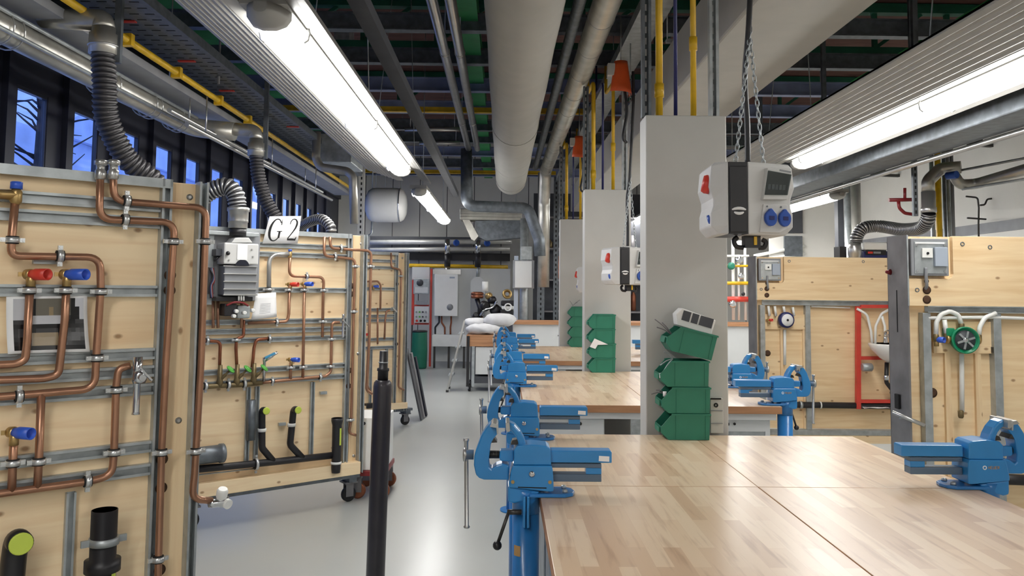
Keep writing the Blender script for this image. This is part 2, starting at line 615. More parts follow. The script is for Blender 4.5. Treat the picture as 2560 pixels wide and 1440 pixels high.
# ---------------------------------------------------------------- outside the windows
m = MB()
m.box(-17, -12.5, 9, 44, 0, 5.75)
m.cur = 1
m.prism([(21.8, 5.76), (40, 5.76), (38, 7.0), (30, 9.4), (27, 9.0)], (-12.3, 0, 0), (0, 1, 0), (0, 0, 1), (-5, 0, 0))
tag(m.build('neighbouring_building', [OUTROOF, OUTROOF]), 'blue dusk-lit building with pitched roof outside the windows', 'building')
m = MB()
base = Vector((-9.2, 15.6, 0))
m.tube([base, base + Vector((0.1, 0, 2.5)), base + Vector((0.0, 0.2, 5.5))], 0.12, 8, rs=[0.16, 0.12, 0.06])
for i in range(26):
    a = rnd.uniform(0, 6.28)
    z = rnd.uniform(3.0, 5.4)
    L = rnd.uniform(0.6, 1.7)
    p = base + Vector((0, 0.1, z))
    m.tube([p, p + Vector((math.cos(a) * L * 0.5, math.sin(a) * L * 0.5, 0.25)), p + Vector((math.cos(a + 0.3) * L, math.sin(a + 0.3) * L, rnd.uniform(0.1, 0.8)))], 0.02, 5, rs=[0.03, 0.02, 0.008])
tag(m.build('bare_tree', BARK), 'bare dark tree standing outside the windows', 'tree')

# ================================================================ lamps
def lamp_row(name, label, X, Z, y0, y1, group, wings=True, wy0=None, wy1=None):
    t = thing(name, label, 'ceiling light', (X, (y0 + y1) / 2, Z), 0, group)
    L = (y1 - y0) / 2
    # diffuser: half-round profile with domed ends
    m = MB()
    prof = [(-0.09, 0.03), (-0.09, 0.0), (-0.07, -0.028), (-0.03, -0.044), (0.03, -0.044), (0.07, -0.028), (0.09, 0.0), (0.09, 0.03)]
    rings = []
    for yy, k in ((-L, 0.55), (-L + 0.03, 0.85), (-L + 0.1, 1.0), (L - 0.1, 1.0), (L - 0.03, 0.85), (L, 0.55)):
        rings.append([(a * k, yy, b if b > 0 else b * k) for a, b in prof])
    m.loft(rings, smooth=True)
    m.build('diffuser', LAMPWHITE, t)
    m = MB()
    m.box(-0.1, 0.1, -L - 0.12, L + 0.12, 0.031, 0.075)
    m.build('housing', WINGW, t, bevel=0.004)
    for s in (-1, 1):
        m = MB()
        rings = [[(a * k, s * (L + q), b if b > 0 else b * k) for a, b in prof] for q, k in ((0.002, 0.62), (0.003, 1.02), (0.05, 0.97), (0.10, 0.8), (0.14, 0.55), (0.155, 0.3))]
        m.loft(rings if s > 0 else [r[::-1] for r in rings], smooth=True)
        m.build('end_cap', WINGW, t)
    # clips that hold the diffuser
    for q in (-0.45, 0.0, 0.45):
        for s in (-1, 1):
            m = MB()
            m.tube([(s * 0.088, q * 2 * L, -0.025), (s * 0.106, q * 2 * L, -0.012), (s * 0.112, q * 2 * L, 0.02), (s * 0.104, q * 2 * L, 0.045)], 0.007, 6)
            m.build('clip', STEEL, t)
    if wings:
        a0, a1 = wy0 - (y0 + y1) / 2, wy1 - (y0 + y1) / 2
        m = MB()
        P = [(-0.10, 0.040), (-0.16, 0.040)] + [(-0.16 - 0.3 * q / 22, 0.045 + 0.100 * q / 22 - (0.007 if q % 3 == 1 else 0.0)) for q in range(23)] + [(-0.48, 0.146), (-0.49, 0.150), (-0.49, 0.175)]
        poly = P + [(x, z + 0.012) for x, z in P[::-1][1:]]
        m.prism(poly, (0, a0, 0), (1, 0, 0), (0, 0, 1), (0, a1 - a0, 0))
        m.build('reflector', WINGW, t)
        m = MB()
        P = [(0.10, 0.040), (0.15, 0.034), (0.19, 0.022), (0.208, 0.0), (0.212, 0.018)]
        poly = P + [(x, z + 0.012) for x, z in P[::-1][1:]]
        m.prism(poly, (0, a0, 0), (1, 0, 0), (0, 0, 1), (0, a1 - a0, 0))
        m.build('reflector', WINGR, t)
        for q in (0.12, 0.5, 0.88):
            for s in (-0.30, 0.12):
                m = MB().cyl((s, a0 + (a1 - a0) * q, 0.09), (s * 0.3, a0 + (a1 - a0) * q, ZC - Z), 0.004, n=6)
                m.build('hanger_wire', GALV, t)
    else:
        for q in (-0.8, 0.8):
            m = MB().cyl((0, q * L, 0.07), (0, q * L, ZC - Z), 0.005, n=6)
            m.build('hanger_wire', GALV, t)
    return t
lamp_row('fluorescent_light', 'long white strip light with wide reflector above the aisle', -1.01, 2.72, 3.38, 7.80, 'strip lights', True, 1.6, 8.75)
lamp_row('fluorescent_light', 'short bright strip light at far end of the aisle row', -1.01, 2.72, 9.50, 13.7, 'strip lights', False)
lamp_row('fluorescent_light', 'long strip light with ribbed reflector beside the hanging socket box', 2.66, 2.72, 2.6, 7.05, 'strip lights', True, 0.8, 7.95)
lamp_row('fluorescent_light', 'strip light hidden behind the nearest grey column', 2.66, 2.72, 8.8, 13.0, 'strip lights', False)
lamp_row('fluorescent_light', 'distant strip light seen under the power box above the right walls', 3.95, 2.72, 9.4, 13.6, 'strip lights', False)
lamp_row('fluorescent_light', 'strip light over the aisle, behind the camera and out of view', -1.01, 2.72, -2.9, 1.4, 'strip lights', False)
lamp_row('fluorescent_light', 'strip light over the benches, behind the camera and out of view', 2.66, 2.72, -3.2, 0.4, 'strip lights', False)

lamp_row('fluorescent_light', 'added strip light brightening the far wall, hidden behind the white tank', -2.45, 3.17, 15.1, 16.6, 'strip lights', False)  # extra lamp, added out of sight to brighten the far wall
lamp_row('fluorescent_light', 'added strip light brightening the far wall, hidden behind the grey columns', 2.66, 2.95, 14.2, 17.0, 'strip lights', False)  # second added lamp, unseen, lifting the dark far end
# ================================================================ roof steel
GB = 'roof crossbeams'
ords = ['first', 'second', 'third', 'fourth', 'fifth', 'sixth', 'seventh', 'eighth', 'ninth']
for i, y in enumerate((7.11, 8.17, 9.32, 10.49, 11.65, 12.62, 13.9, 15.2, 16.4)):
    m = MB()
    m.prism([(-0.05, 0), (0.05, 0), (0.05, 0.012), (0.006, 0.012), (0.006, 0.15), (0.05, 0.15), (0.05, 0.162), (-0.05, 0.162), (-0.05, 0.15), (-0.006, 0.15), (-0.006, 0.012), (-0.05, 0.012)], (XL, y, 3.9), (0, 1, 0), (0, 0, 1), (XR - XL, 0, 0))
    tag(m.build('roof_crossbeam', BEAMDUSKLIT if i in (2, 3, 6, 8) else GALVD), 'steel crossbeam under the roof, %s counted from the front' % ords[i], 'beam', GB)  # some beams carry the blue window light as painted colour
for j, (y, lab) in enumerate(((6.0, 'nearest'), (9.1, 'middle'), (12.3, 'far'))):
    m = MB()
    m.box(XL, XR, y - 0.06, y + 0.06, 4.30, 4.42)
    m.box(XL, XR, y - 0.06, y + 0.06, 4.83, 4.94)
    x = XL + 0.3
    while x < XR - 0.7:
        m.bar((x, y, 4.42), (x, y, 4.83), 0.05, 0.05, up=(0, 1, 0))
        m.bar((x, y, 4.42), (x + 0.55, y, 4.83), 0.04, 0.04, up=(0, 1, 0))
        x += 0.85
    tag(m.build('green_roof_truss', TEALSTEEL), '%s dark green lattice truss across the roof' % lab, 'truss', 'green roof trusses')
for x0, x1, z, lab in ((-0.43, -0.25, 4.0, 'green roof beam running beside the fat grey duct'), (-3.30, -2.98, 4.18, 'green roof beam running above the window wall'), (4.3, 4.5, 4.0, 'dark green roof beam running over the right side')):
    m = MB()
    m.box(x0, x1, 1.0, 17.4, z, z + 0.02)
    m.box((x0 + x1) / 2 - 0.01, (x0 + x1) / 2 + 0.01, 1.0, 17.4, z + 0.02, z + 0.18)
    m.box(x0, x1, 1.0, 17.4, z + 0.18, z + 0.2)
    tag(m.build('green_roof_beam', GREENSTEEL), lab, 'beam', 'green roof beams')

# ---------------------------------------------------------------- ducts and pipes overhead
t = thing('round_duct', 'fat light grey wrapped round duct over the aisle', 'duct', (0.115, 4.0, 3.37))
m = MB()
prof = [(0.25, 0.0)]
k = 0.0
while k < 9.0:
    prof += [(0.249 + 0.005 * math.sin(k * 3.1) * 0.6, k + 0.2)]
    k += 0.35
prof += [(0.25, 9.05)]
m.lathe([(r, h - 2.0) for r, h in prof], (0, 0, 0), (0, 1, 0), 32)
m.build('wrap', DUCTGREY, t)
m = MB()
m.lathe([(0.243, 7.05), (0.243, 7.07), (0.247, 7.08), (0.247, 9.0), (0.235, 9.04), (0.10, 9.06)], (0, 0, 0), (0, 1, 0), 32)
m.build('end_sleeve', DUCTGREY, t)
for y in (4.5, 8.6):
    m = MB()
    m.torus((0, y, 0), (0, 1, 0), 0.254, 0.003, 28, 6)
    m.cyl((0, y, 0.25), (0, y, 1.55), 0.006, n=6)
    m.build('hanger_band', DUCTGREY, t)

t = thing('air_duct', 'wide flat light grey air duct above the bench columns', 'duct', (1.57, 9, 3.05))
m = MB()
m.box(-0.31, 0.31, -7, 6.0, 0, 0.42)
m.build('casing', DUCTGREY, t, bevel=0.015)
for y in (-3, 0, 3, 5.5):
    m = MB()
    for x in (-0.33, 0.33):
        m.cyl((x, y, 0.43), (x, y, 1.88), 0.006, n=6)
    m.box(-0.34, 0.34, y - 0.02, y + 0.02, 0.425, 0.45)
    m.build('hanger', GALV, t)

for x, lab in ((-0.54, 'bright steel pipe overhead, on the window side of the pair'), (-0.405, 'bright steel pipe overhead, nearer the fat grey duct')):
    m = MB()
    m.tube(rounded([(x, 2.5, 3.68), (x, 11.9, 3.68)], 0.05), 0.044, 16)
    for y in (4, 7, 10):
        m.lathe([(0.046, -0.02), (0.049, -0.02), (0.049, 0.02), (0.046, 0.02)], (x, y, 3.68), (0, 1, 0), 16)
        m.cyl((x, y, 3.72), (x, y, 4.93), 0.005, n=6)
    tag(m.build('overhead_pipe', STEEL), lab, 'pipe', 'steel pipes overhead')
m = MB()
m.tube(rounded([at(1166, 372, 11.95), at(1166, 515, 11.95), at(1320, 520, 11.95), at(1348, 600, 11.95), at(1350, 640, 11.95)], 0.16, 8), 0.085, 16)
tag(m.build('insulated_pipe', GALVD), 'dark insulated pipe dropping from ceiling then turning above the far trolley', 'pipe')

t = thing('insulated_pipe_run', 'shiny foil-wrapped pipe running overhead along the bench columns', 'pipe', (0.68, 8, 3.52))
m = MB()
m.tube(rounded([(0, -5.5, 0), (0, 5.0, 0), (0, 5.35, -0.5), (0, 5.35, -1.9)], 0.2), 0.095, 20)
m.build('foil_wrap', DUCT, t)
for i in range(14):
    m = MB()
    m.torus((0, -4.6 + 0.72 * i, 0), (0, 1, 0), 0.097, 0.004, 20, 6)
    m.build('strap', STEEL, t)
m = MB()
m.tube([(-0.17, -5.5, 0.05), (-0.17, 5.0, 0.05)], 0.045, 12)
tag(m.build('companion_pipe', GALVD, t), 'dark thinner pipe')

m = MB()
m.box(-0.80, -0.71, 2.2, 12.5, 3.02, 3.03)
for x in (-0.80, -0.716):
    m.box(x, x + 0.006, 2.2, 12.5, 3.03, 3.09)
tag(m.build('cable_tray', DGREY), 'dark cable tray running beside the aisle strip light', 'cable tray', 'cable trays')
m = MB()
m.tube([(2.9, 3.2, 3.2), (2.9, 12.0, 3.2)], 0.075, 14)
tag(m.build('black_pipe', DSTEEL), 'black pipe running over the ribbed strip light', 'pipe')
t = thing('galvanised_duct', 'dull galvanised duct hanging behind the right strip light', 'duct', (3.25, 8, 2.68))
m = MB()
m.box(-0.17, 0.17, -6, 5.5, 0, 0.22)
m.build('casing', GALVD, t, bevel=0.01)
for k, (x, z) in enumerate(((0.16, -0.03), (0.23, -0.005))):
    m = MB().tube([(x, -6, z), (x, 5.5, z)], 0.02, 10)
    m.build('conduit', STEEL, t)
for y in (-3.6, -1.8, 0, 2, 4):
    m = MB().box(-0.02, 0.02, y - 0.02, y + 0.02, 0.22, 2.26)
    m.build('hanger_channel', GALVD, t)

# struts and trays among the columns
m = MB()
m.box(0.98, 1.20, 3.0, 15, 3.62, 3.63)
for x in (0.98, 1.195):
    m.box(x, x + 0.006, 3.0, 15, 3.63, 3.70)
tag(m.build('cable_tray', GALV), 'galvanised cable tray running above the column pipes', 'cable tray', 'cable trays')
m = MB()
m.box(2.05, 2.30, 3.0, 15, 3.52, 3.53)
for x in (2.05, 2.295):
    m.box(x, x + 0.006, 3.0, 15, 3.53, 3.60)
tag(m.build('cable_tray', GALVD), 'dark cable tray between the flat air duct and the black pipe', 'cable tray', 'cable trays')

for y, z, lab in ((9.95, 3.74, 'yellow rail crossing under the roof, nearer one'), (15.3, 3.74, 'yellow rail crossing under the roof, farther one')):
    m = MB()
    m.box(-3.4, 1.0, y - 0.03, y + 0.03, z + 0.05, z + 0.062)
    m.box(-3.4, 1.0, y - 0.008, y + 0.008, z + 0.062, z + 0.12)
    tag(m.build('crane_rail', YELLOW), lab, 'rail', 'yellow rails')
for i, (x0, x1, y) in enumerate(((1012, 1150, 323), (1048, 1150, 357))):
    m = MB().tube([at(x0, y, 10.9 + i), at(x1, y, 10.9 + i)], 0.03, 12)
    for q in (0.1, 0.9):
        c = at(x0, y, 10.9 + i).lerp(at(x1, y, 10.9 + i), q)
        m.cyl(c, (c.x, c.y, 4.3), 0.006, n=6)
    tag(m.build('steel_tube', STEEL), ['upper', 'lower'][i] + ' short bright steel tube hanging across left of the dark insulated pipe', 'tube', 'short steel tubes')
a, b = at(797, 405, 9.7), at(880, 335, 9.7)
m = MB().box(a.x, b.x, 9.7, 10.5, a.z, b.z)
m.box((a.x + b.x) / 2 - 0.1, (a.x + b.x) / 2 + 0.1, 9.9, 10.2, b.z, 4.9)
tag(m.build('duct_box', GALV, bevel=0.01), 'galvanised duct box above the top of second training wall', 'duct')
m = MB().tube(rounded([at(792, 330, 9.5), at(790, 395, 9.5), at(800, 418, 9.5), at(868, 428, 9.5), at(882, 440, 9.5), at(886, 560, 9.5)], 0.1), 0.05, 14)
tag(m.build('bent_duct', DUCT), 'silver bent pipe below the galvanised duct box', 'pipe')
# ---------------------------------------------------------------- left ceiling services
t = thing('perforated_cable_tray', 'perforated grey cable tray with orange tags above the window side', 'cable tray', (-2.45, 8, 3.33), 0, 'cable trays')
m = MB()
m.box(-0.22, 0.22, -5, 4.5, 0, 0.008)
for x in (-0.22, 0.212):
    m.box(x, x + 0.008, -5, 4.5, 0.008, 0.07)
m.cur = 1
y = -4.9
while y < 4.3:
    for x in (-0.15, -0.05, 0.05, 0.15):
        m.box(x - 0.03, x + 0.03, y, y + 0.012, -0.002, 0.0)
    y += 0.11
m.build('tray', [GALVD, INK], t)
for (px, py) in ((315, 55), (467, 154), (567, 228), (748, 318)):
    p = atz(px, py, 3.322) - Vector((-2.45, 8, 3.33))
    m = MB().cbox((max(-0.14, min(0.14, p.x)), p.y, -0.006), (0.13, 0.035, 0.008))
    tag(m.build('tag', RED, t), 'orange tag')
p = at(548, 160, 6.6)
m = MB()
m.cbox(p, (0.07, 0.06, 0.10))
m.cyl(p + Vector((0, 0, 0.05)), (p.x, p.y, 4.2), 0.01, n=8)
m.cyl(p - Vector((0, 0, 0.05)), p - Vector((0, 0, 0.17)), 0.012, n=8)
tag(m.build('ceiling_sensor', MGREY), 'small grey sensor box hanging below the left tray', 'sensor')

m = MB()
m.tube([(-2.5, 3.0, 3.2), (-2.5, 13.5, 3.2)], 0.024, 12)
for y in (5.2, 6.0, 6.9, 7.7):
    m.box(-2.535, -2.465, y, y + 0.05, 3.16, 3.24)
tag(m.build('gas_pipe', YELLOW), 'yellow gas pipe under the left cable tray', 'pipe', 'yellow gas pipes')
m = MB()
m.box(-2.86, -2.60, 3.2, 13.5, 3.14, 3.20)
tag(m.build('cable_trunking', MGREY), 'grey trunking between yellow pipe and silver pipe', 'trunking')
for dx, lab in ((0, 'upper'), (0.14, 'lower')):
    m = MB()
    m.tube([(-2.62 + dx, 6.2, 2.95 - dx * 0.8), (-2.62 + dx, 11.5, 2.95 - dx * 0.8)], 0.02, 10)
    for y in (6.6, 8.5, 10.5):
        m.cyl((-2.62 + dx, y, 2.95 - dx * 0.8), (-2.62 + dx, y, 3.16), 0.006, n=6)
    tag(m.build('conduit', STEEL), '%s thin steel conduit below the trunking on the window side' % lab, 'conduit', 'thin conduits')

t = thing('exhaust_pipe', 'silver exhaust pipe along the windows held by wire straps', 'pipe', (-2.84, 5, 3.02))
m = MB()
m.tube(rounded([(0, -3, 0), (0, 2.25, 0), (0.38, 2.25, -0.03)], 0.2, 8), 0.085, 18)
m.build('pipe', DUCT, t)
for a, b in ((0.09, 0.06), (-0.08, 0.08), (0.1, -0.05)):
    m = MB().tube([(a, -3, b), (a, 2.1, b)], 0.013, 8)
    m.build('cable', GALV, t)
for y in (-0.6, -0.5, 0.55, 0.65, 1.25, 1.35, 1.8, 1.9):
    m = MB()
    m.torus((0, y, 0.0), (0.05, 1, 0.15), 0.108, 0.005, 22, 6)
    m.build('strap', STEEL, t)
for y in (-1.0, 0.5, 1.7):
    m = MB().cyl((0.0, y, 0.085), (0.0, y, 1.9), 0.006, n=6)
    m.build('hanger', GALV, t)

# dark hoses that drop from the exhaust pipes
def hose_drop(name, label, elbow, path, r, lead, hanger=True):
    t = thing(name, label, 'hose', path[0], 0, 'flexible exhaust hoses')
    p0 = Vector(path[0])
    hose_mb(spline(path, 12), r, 0.030, 0.16).build('corrugated_hose', [HOSEBLK, HOSEDARK], t, world=True)
    m = MB()
    m.lathe([(r * 1.02, -0.02), (r * 1.12, -0.02), (r * 1.12, 0.10), (r * 0.95, 0.10), (r * 0.95, 0.14)], p0, (0, 0, 1), 20)
    m.build('collar', DUCT, t, world=True)
    m = MB()
    m.torus(p0 + Vector((0, 0, 0.03)), (0, 0, 1), r * 1.15, 0.006, 22, 6)
    m.build('hose_clip', STEEL, t, world=True)
    m = MB()
    m.tube(rounded([p0 + Vector((0, 0, 0.13)), Vector(elbow)] + [Vector(q) for q in lead], r * 1.5, 8), r * 0.92, 18)
    m.build('elbow', DUCT, t, world=True)
    if hanger:
        m = MB()
        e = Vector(elbow)
        m.bar(e + Vector((0.09, 0.02, -0.25)), (e.x + 0.09, e.y + 0.02, 4.2), 0.04, 0.03, up=(0, 1, 0))
        m.build('hanger_channel', GALVD, t, world=True)
    return t
a = [at(258, 128, 4.7), at(262, 215, 4.7), at(268, 300, 4.75), at(318, 398, 4.85), at(385, 455, 4.95), at(420, 540, 5.02), at(424, 620, 5.02)]
e = at(256, 52, 4.7)
hose_drop('exhaust_hose', 'thick black corrugated hose hanging above the nearest training wall', e, a, 0.072, [e + Vector((-0.36, 0.0, 0.02))])
a = [at(640, 385, 7.25), at(646, 440, 7.25), at(664, 500, 7.27), at(700, 565, 7.3), at(706, 610, 7.32)]
e = at(638, 328, 7.25)
hose_drop('exhaust_hose', 'black corrugated hose hanging behind the lettered sign', e, a, 0.066, [e + Vector((-0.24, 0.0, 0.02))])
# ================================================================ workbenches
def diamond(m, x0, x1, z0, z1, y, ny):
    """raised lozenges of checker plate on a vertical face (x, z) at y"""
    k = 0
    z = z0 + 0.025
    while z < z1 - 0.02:
        x = x0 + 0.03 + (0.03 if k % 2 else 0)
        while x < x1 - 0.02:
            s = 1 if (k + int((x - x0) / 0.06)) % 2 else -1
            m.cbox((x, y + ny * 0.002, z), (0.040, 0.004, 0.010), (0, s * 0.75, 0))
            x += 0.06
        z += 0.042
        k += 1

BX0, BX1, BZ = 0.135, 1.715, 0.88
benches = [(1.895, 3.945, 'nearest', 'in the foreground'), (4.93, 6.975, 'second', 'behind the first column'), (7.96, 10.0, 'third', 'behind the second column')]
for bi, (y0, y1, nth, where) in enumerate(benches):
    t = thing('workbench', '%s beech-topped workbench, %s' % (nth, where), 'workbench', ((BX0 + BX1) / 2, (y0 + y1) / 2, 0), 0, 'beech workbenches')
    xc, yc = (BX0 + BX1) / 2, y0 + 1.025
    g = 0.0015
    for (a, b, c, d) in ((BX0, xc - g, y0, yc - g), (xc + g, BX1, y0, yc - g), (BX0, xc - g * 0.3, yc + g, y1), (xc + g * 0.3, BX1, yc + g, y1)):
        m = MB().box(a, b, c, d, BZ - 0.045, BZ)
        m.mi = [1, 0, 1, 1, 1, 1]
        m.build('worktop', [BEECH, BEECHEDGE], t, bevel=0.002, world=True)
    m = MB()
    for x in (BX0 + 0.03, BX1 - 0.07):
        m.box(x, x + 0.04, y0 + 0.02, y1 - 0.02, BZ - 0.085, BZ - 0.046)
    for y in (y0 + 0.02, y1 - 0.06):
        m.box(BX0 + 0.07, BX1 - 0.07, y, y + 0.04, BZ - 0.085, BZ - 0.046)
    m.build('frame', CABGREY, t, world=True)
    # cabinets under the ends of the top
    spots = [(BX0 + 0.035, BX0 + 0.50, y0 + 0.05, 'plain', 'aisle side'), (BX1 - 0.52, BX1 - 0.06, y0 + 0.05, 'checker plate', 'right side'),
             (BX0 + 0.035, BX0 + 0.50, yc + 0.05, 'plain', 'aisle side far half'), (BX1 - 0.52, BX1 - 0.06, yc + 0.05, 'checker plate', 'right side far half')]
    for (a, b, c, kind, side) in spots:
        d = c + 0.9
        lab = 'light grey %s cabinet under the %s workbench, %s' % (kind, nth, side)
        k = thing('base_cabinet', lab, 'cabinet', ((a + b) / 2, c, 0), 0, 'cabinets under the benches')
        m = MB()
        m.box(a, b, c + 0.012, d, 0.06, BZ - 0.086)
        m.box(a + 0.03, b - 0.03, c + 0.04, d - 0.03, 0.0, 0.06)
        m.build('carcass', CABGREY, k, bevel=0.003, world=True)
        if kind == 'plain':
            MB().box(a + 0.005, b - 0.005, c, c + 0.0115, 0.09, BZ - 0.09).build('door', CABGREY, k, bevel=0.003, world=True)
            m = MB().cyl((b - 0.15, c + 0.001, 0.76), (b - 0.15, c - 0.006, 0.76), 0.010, n=12)
            m.build('keyhole', DSTEEL, k, world=True)
            # checker plate panel on the aisle face
            m = MB()
            m.box(a - 0.008, a - 0.0005, c + 0.05, d - 0.05, 0.12, 0.76)
            m.build('side_panel', GALV, k, world=True)
        else:
            m = MB()
            m.box(a + 0.03, b - 0.03, c + 0.006, c + 0.0115, 0.10, 0.72)
            diamond(m, a + 0.04, b - 0.04, 0.11, 0.72, c + 0.004, -1)
            m.build('checker_plate', GALV, k, world=True)
            m = MB()
            for q in ((a, a + 0.03, 0.06, BZ - 0.09), (b - 0.03, b, 0.06, BZ - 0.09), (a + 0.03, b - 0.03, 0.721, BZ - 0.09)):
                m.box(q[0], q[1], c - 0.002, c + 0.0118, q[2], q[3])
            m.build('door_frame', CABGREY, k, world=True)
            m = MB()
            xx = (a + b) / 2 - 0.06
            m.prism([(-0.035, 0), (0.035, 0), (0.012, 0.03), (0.0, 0.045), (-0.012, 0.03)], (xx, c - 0.004, 0.70), (1, 0, 0), (0, 0, 1), (0, 0.003, 0))
            for q in (-0.03, 0.02):
                m.cbox((xx + q, c - 0.004, 0.765), (0.035, 0.003, 0.016))
            m.cyl((xx + 0.07, c - 0.002, 0.767), (xx + 0.07, c - 0.008, 0.767), 0.008, n=10)
            m.build('black_mark', INK, k, world=True)
    # things on the shelf in the open middle
    if bi == 1:
        m = MB()
        m.box(BX0 + 0.505, BX1 - 0.525, y0 + 0.1, y0 + 0.85, 0.50, 0.515)
        m.build('shelf', DGREY, t, world=True)
        for i in range(4):
            m = MB()
            x = 0.72 + 0.06 * i
            m.tube([(x, y0 + 0.2, 0.55), (x + 0.02, y0 + 0.45, 0.57), (x + 0.1, y0 + 0.7, 0.545)], 0.028, 10)
            tag(m.build('pipe_offcut', [YELLOW, BLACK, PAPER, YELLOW][i]), ['yellow', 'black', 'white', 'second yellow'][i] + ' tube lying on the shelf under the second workbench', 'pipe offcut', 'offcuts under the bench')

# ================================================================ service columns with their risers
for ci, yy in enumerate((4.0, 7.03, 10.06)):
    nth = ['nearest', 'middle', 'farthest'][ci]
    t = thing('service_column', '%s tall light grey column rising behind a workbench' % nth, 'column', (0.915, yy, 0), 0, 'grey service columns')
    m = MB()
    m.box(-0.20, 0.21, 0.0, 0.17, 0, 2.47)
    m.build('casing', LGREY, t, bevel=0.006)
    for x, r, mt, nm in ((-0.115, 0.019, YELLOW, 'gas_riser'), (-0.03, 0.010, PIPEBLUE, 'water_riser'), (0.063, 0.0155, YELLOW, 'gas_riser')):
        m = MB()
        top = 3.45
        m.tube(rounded([(x, 0.08, 2.471), (x, 0.08, top), (x, 0.6, top + 0.03), (x, 0.6, top + 0.3)], 0.06), r, 12)
        if mt is YELLOW:
            m.lathe([(r, -0.02), (r + 0.006, -0.02), (r + 0.006, 0.05), (r, 0.05)], (x, 0.08, 2.6 if x < 0 else 2.85), (0, 0, 1), 12)
        m.build(nm, mt, t)
    for x, mt, top_z in ((-0.185, GALVD, 3.41), (0.165, GALV, 3.60)):
        m = MB()
        m.box(x - 0.024, x - 0.02, 0.05, 0.09, 2.471, top_z)
        m.box(x + 0.02, x + 0.024, 0.05, 0.09, 2.471, top_z)
        m.box(x - 0.02, x + 0.02, 0.086, 0.09, 2.471, top_z)
        m.box(x - 0.02, x - 0.009, 0.05, 0.054, 2.471, top_z)
        m.box(x + 0.009, x + 0.02, 0.05, 0.054, 2.471, top_z)
        m.cur = 1
        z = 2.5
        while z < top_z - 0.06:
            m.box(x - 0.006, x + 0.006, 0.0845, 0.0859, z, z + 0.035)
            z += 0.06
        m.build('slotted_channel', [mt, PAPER], t)

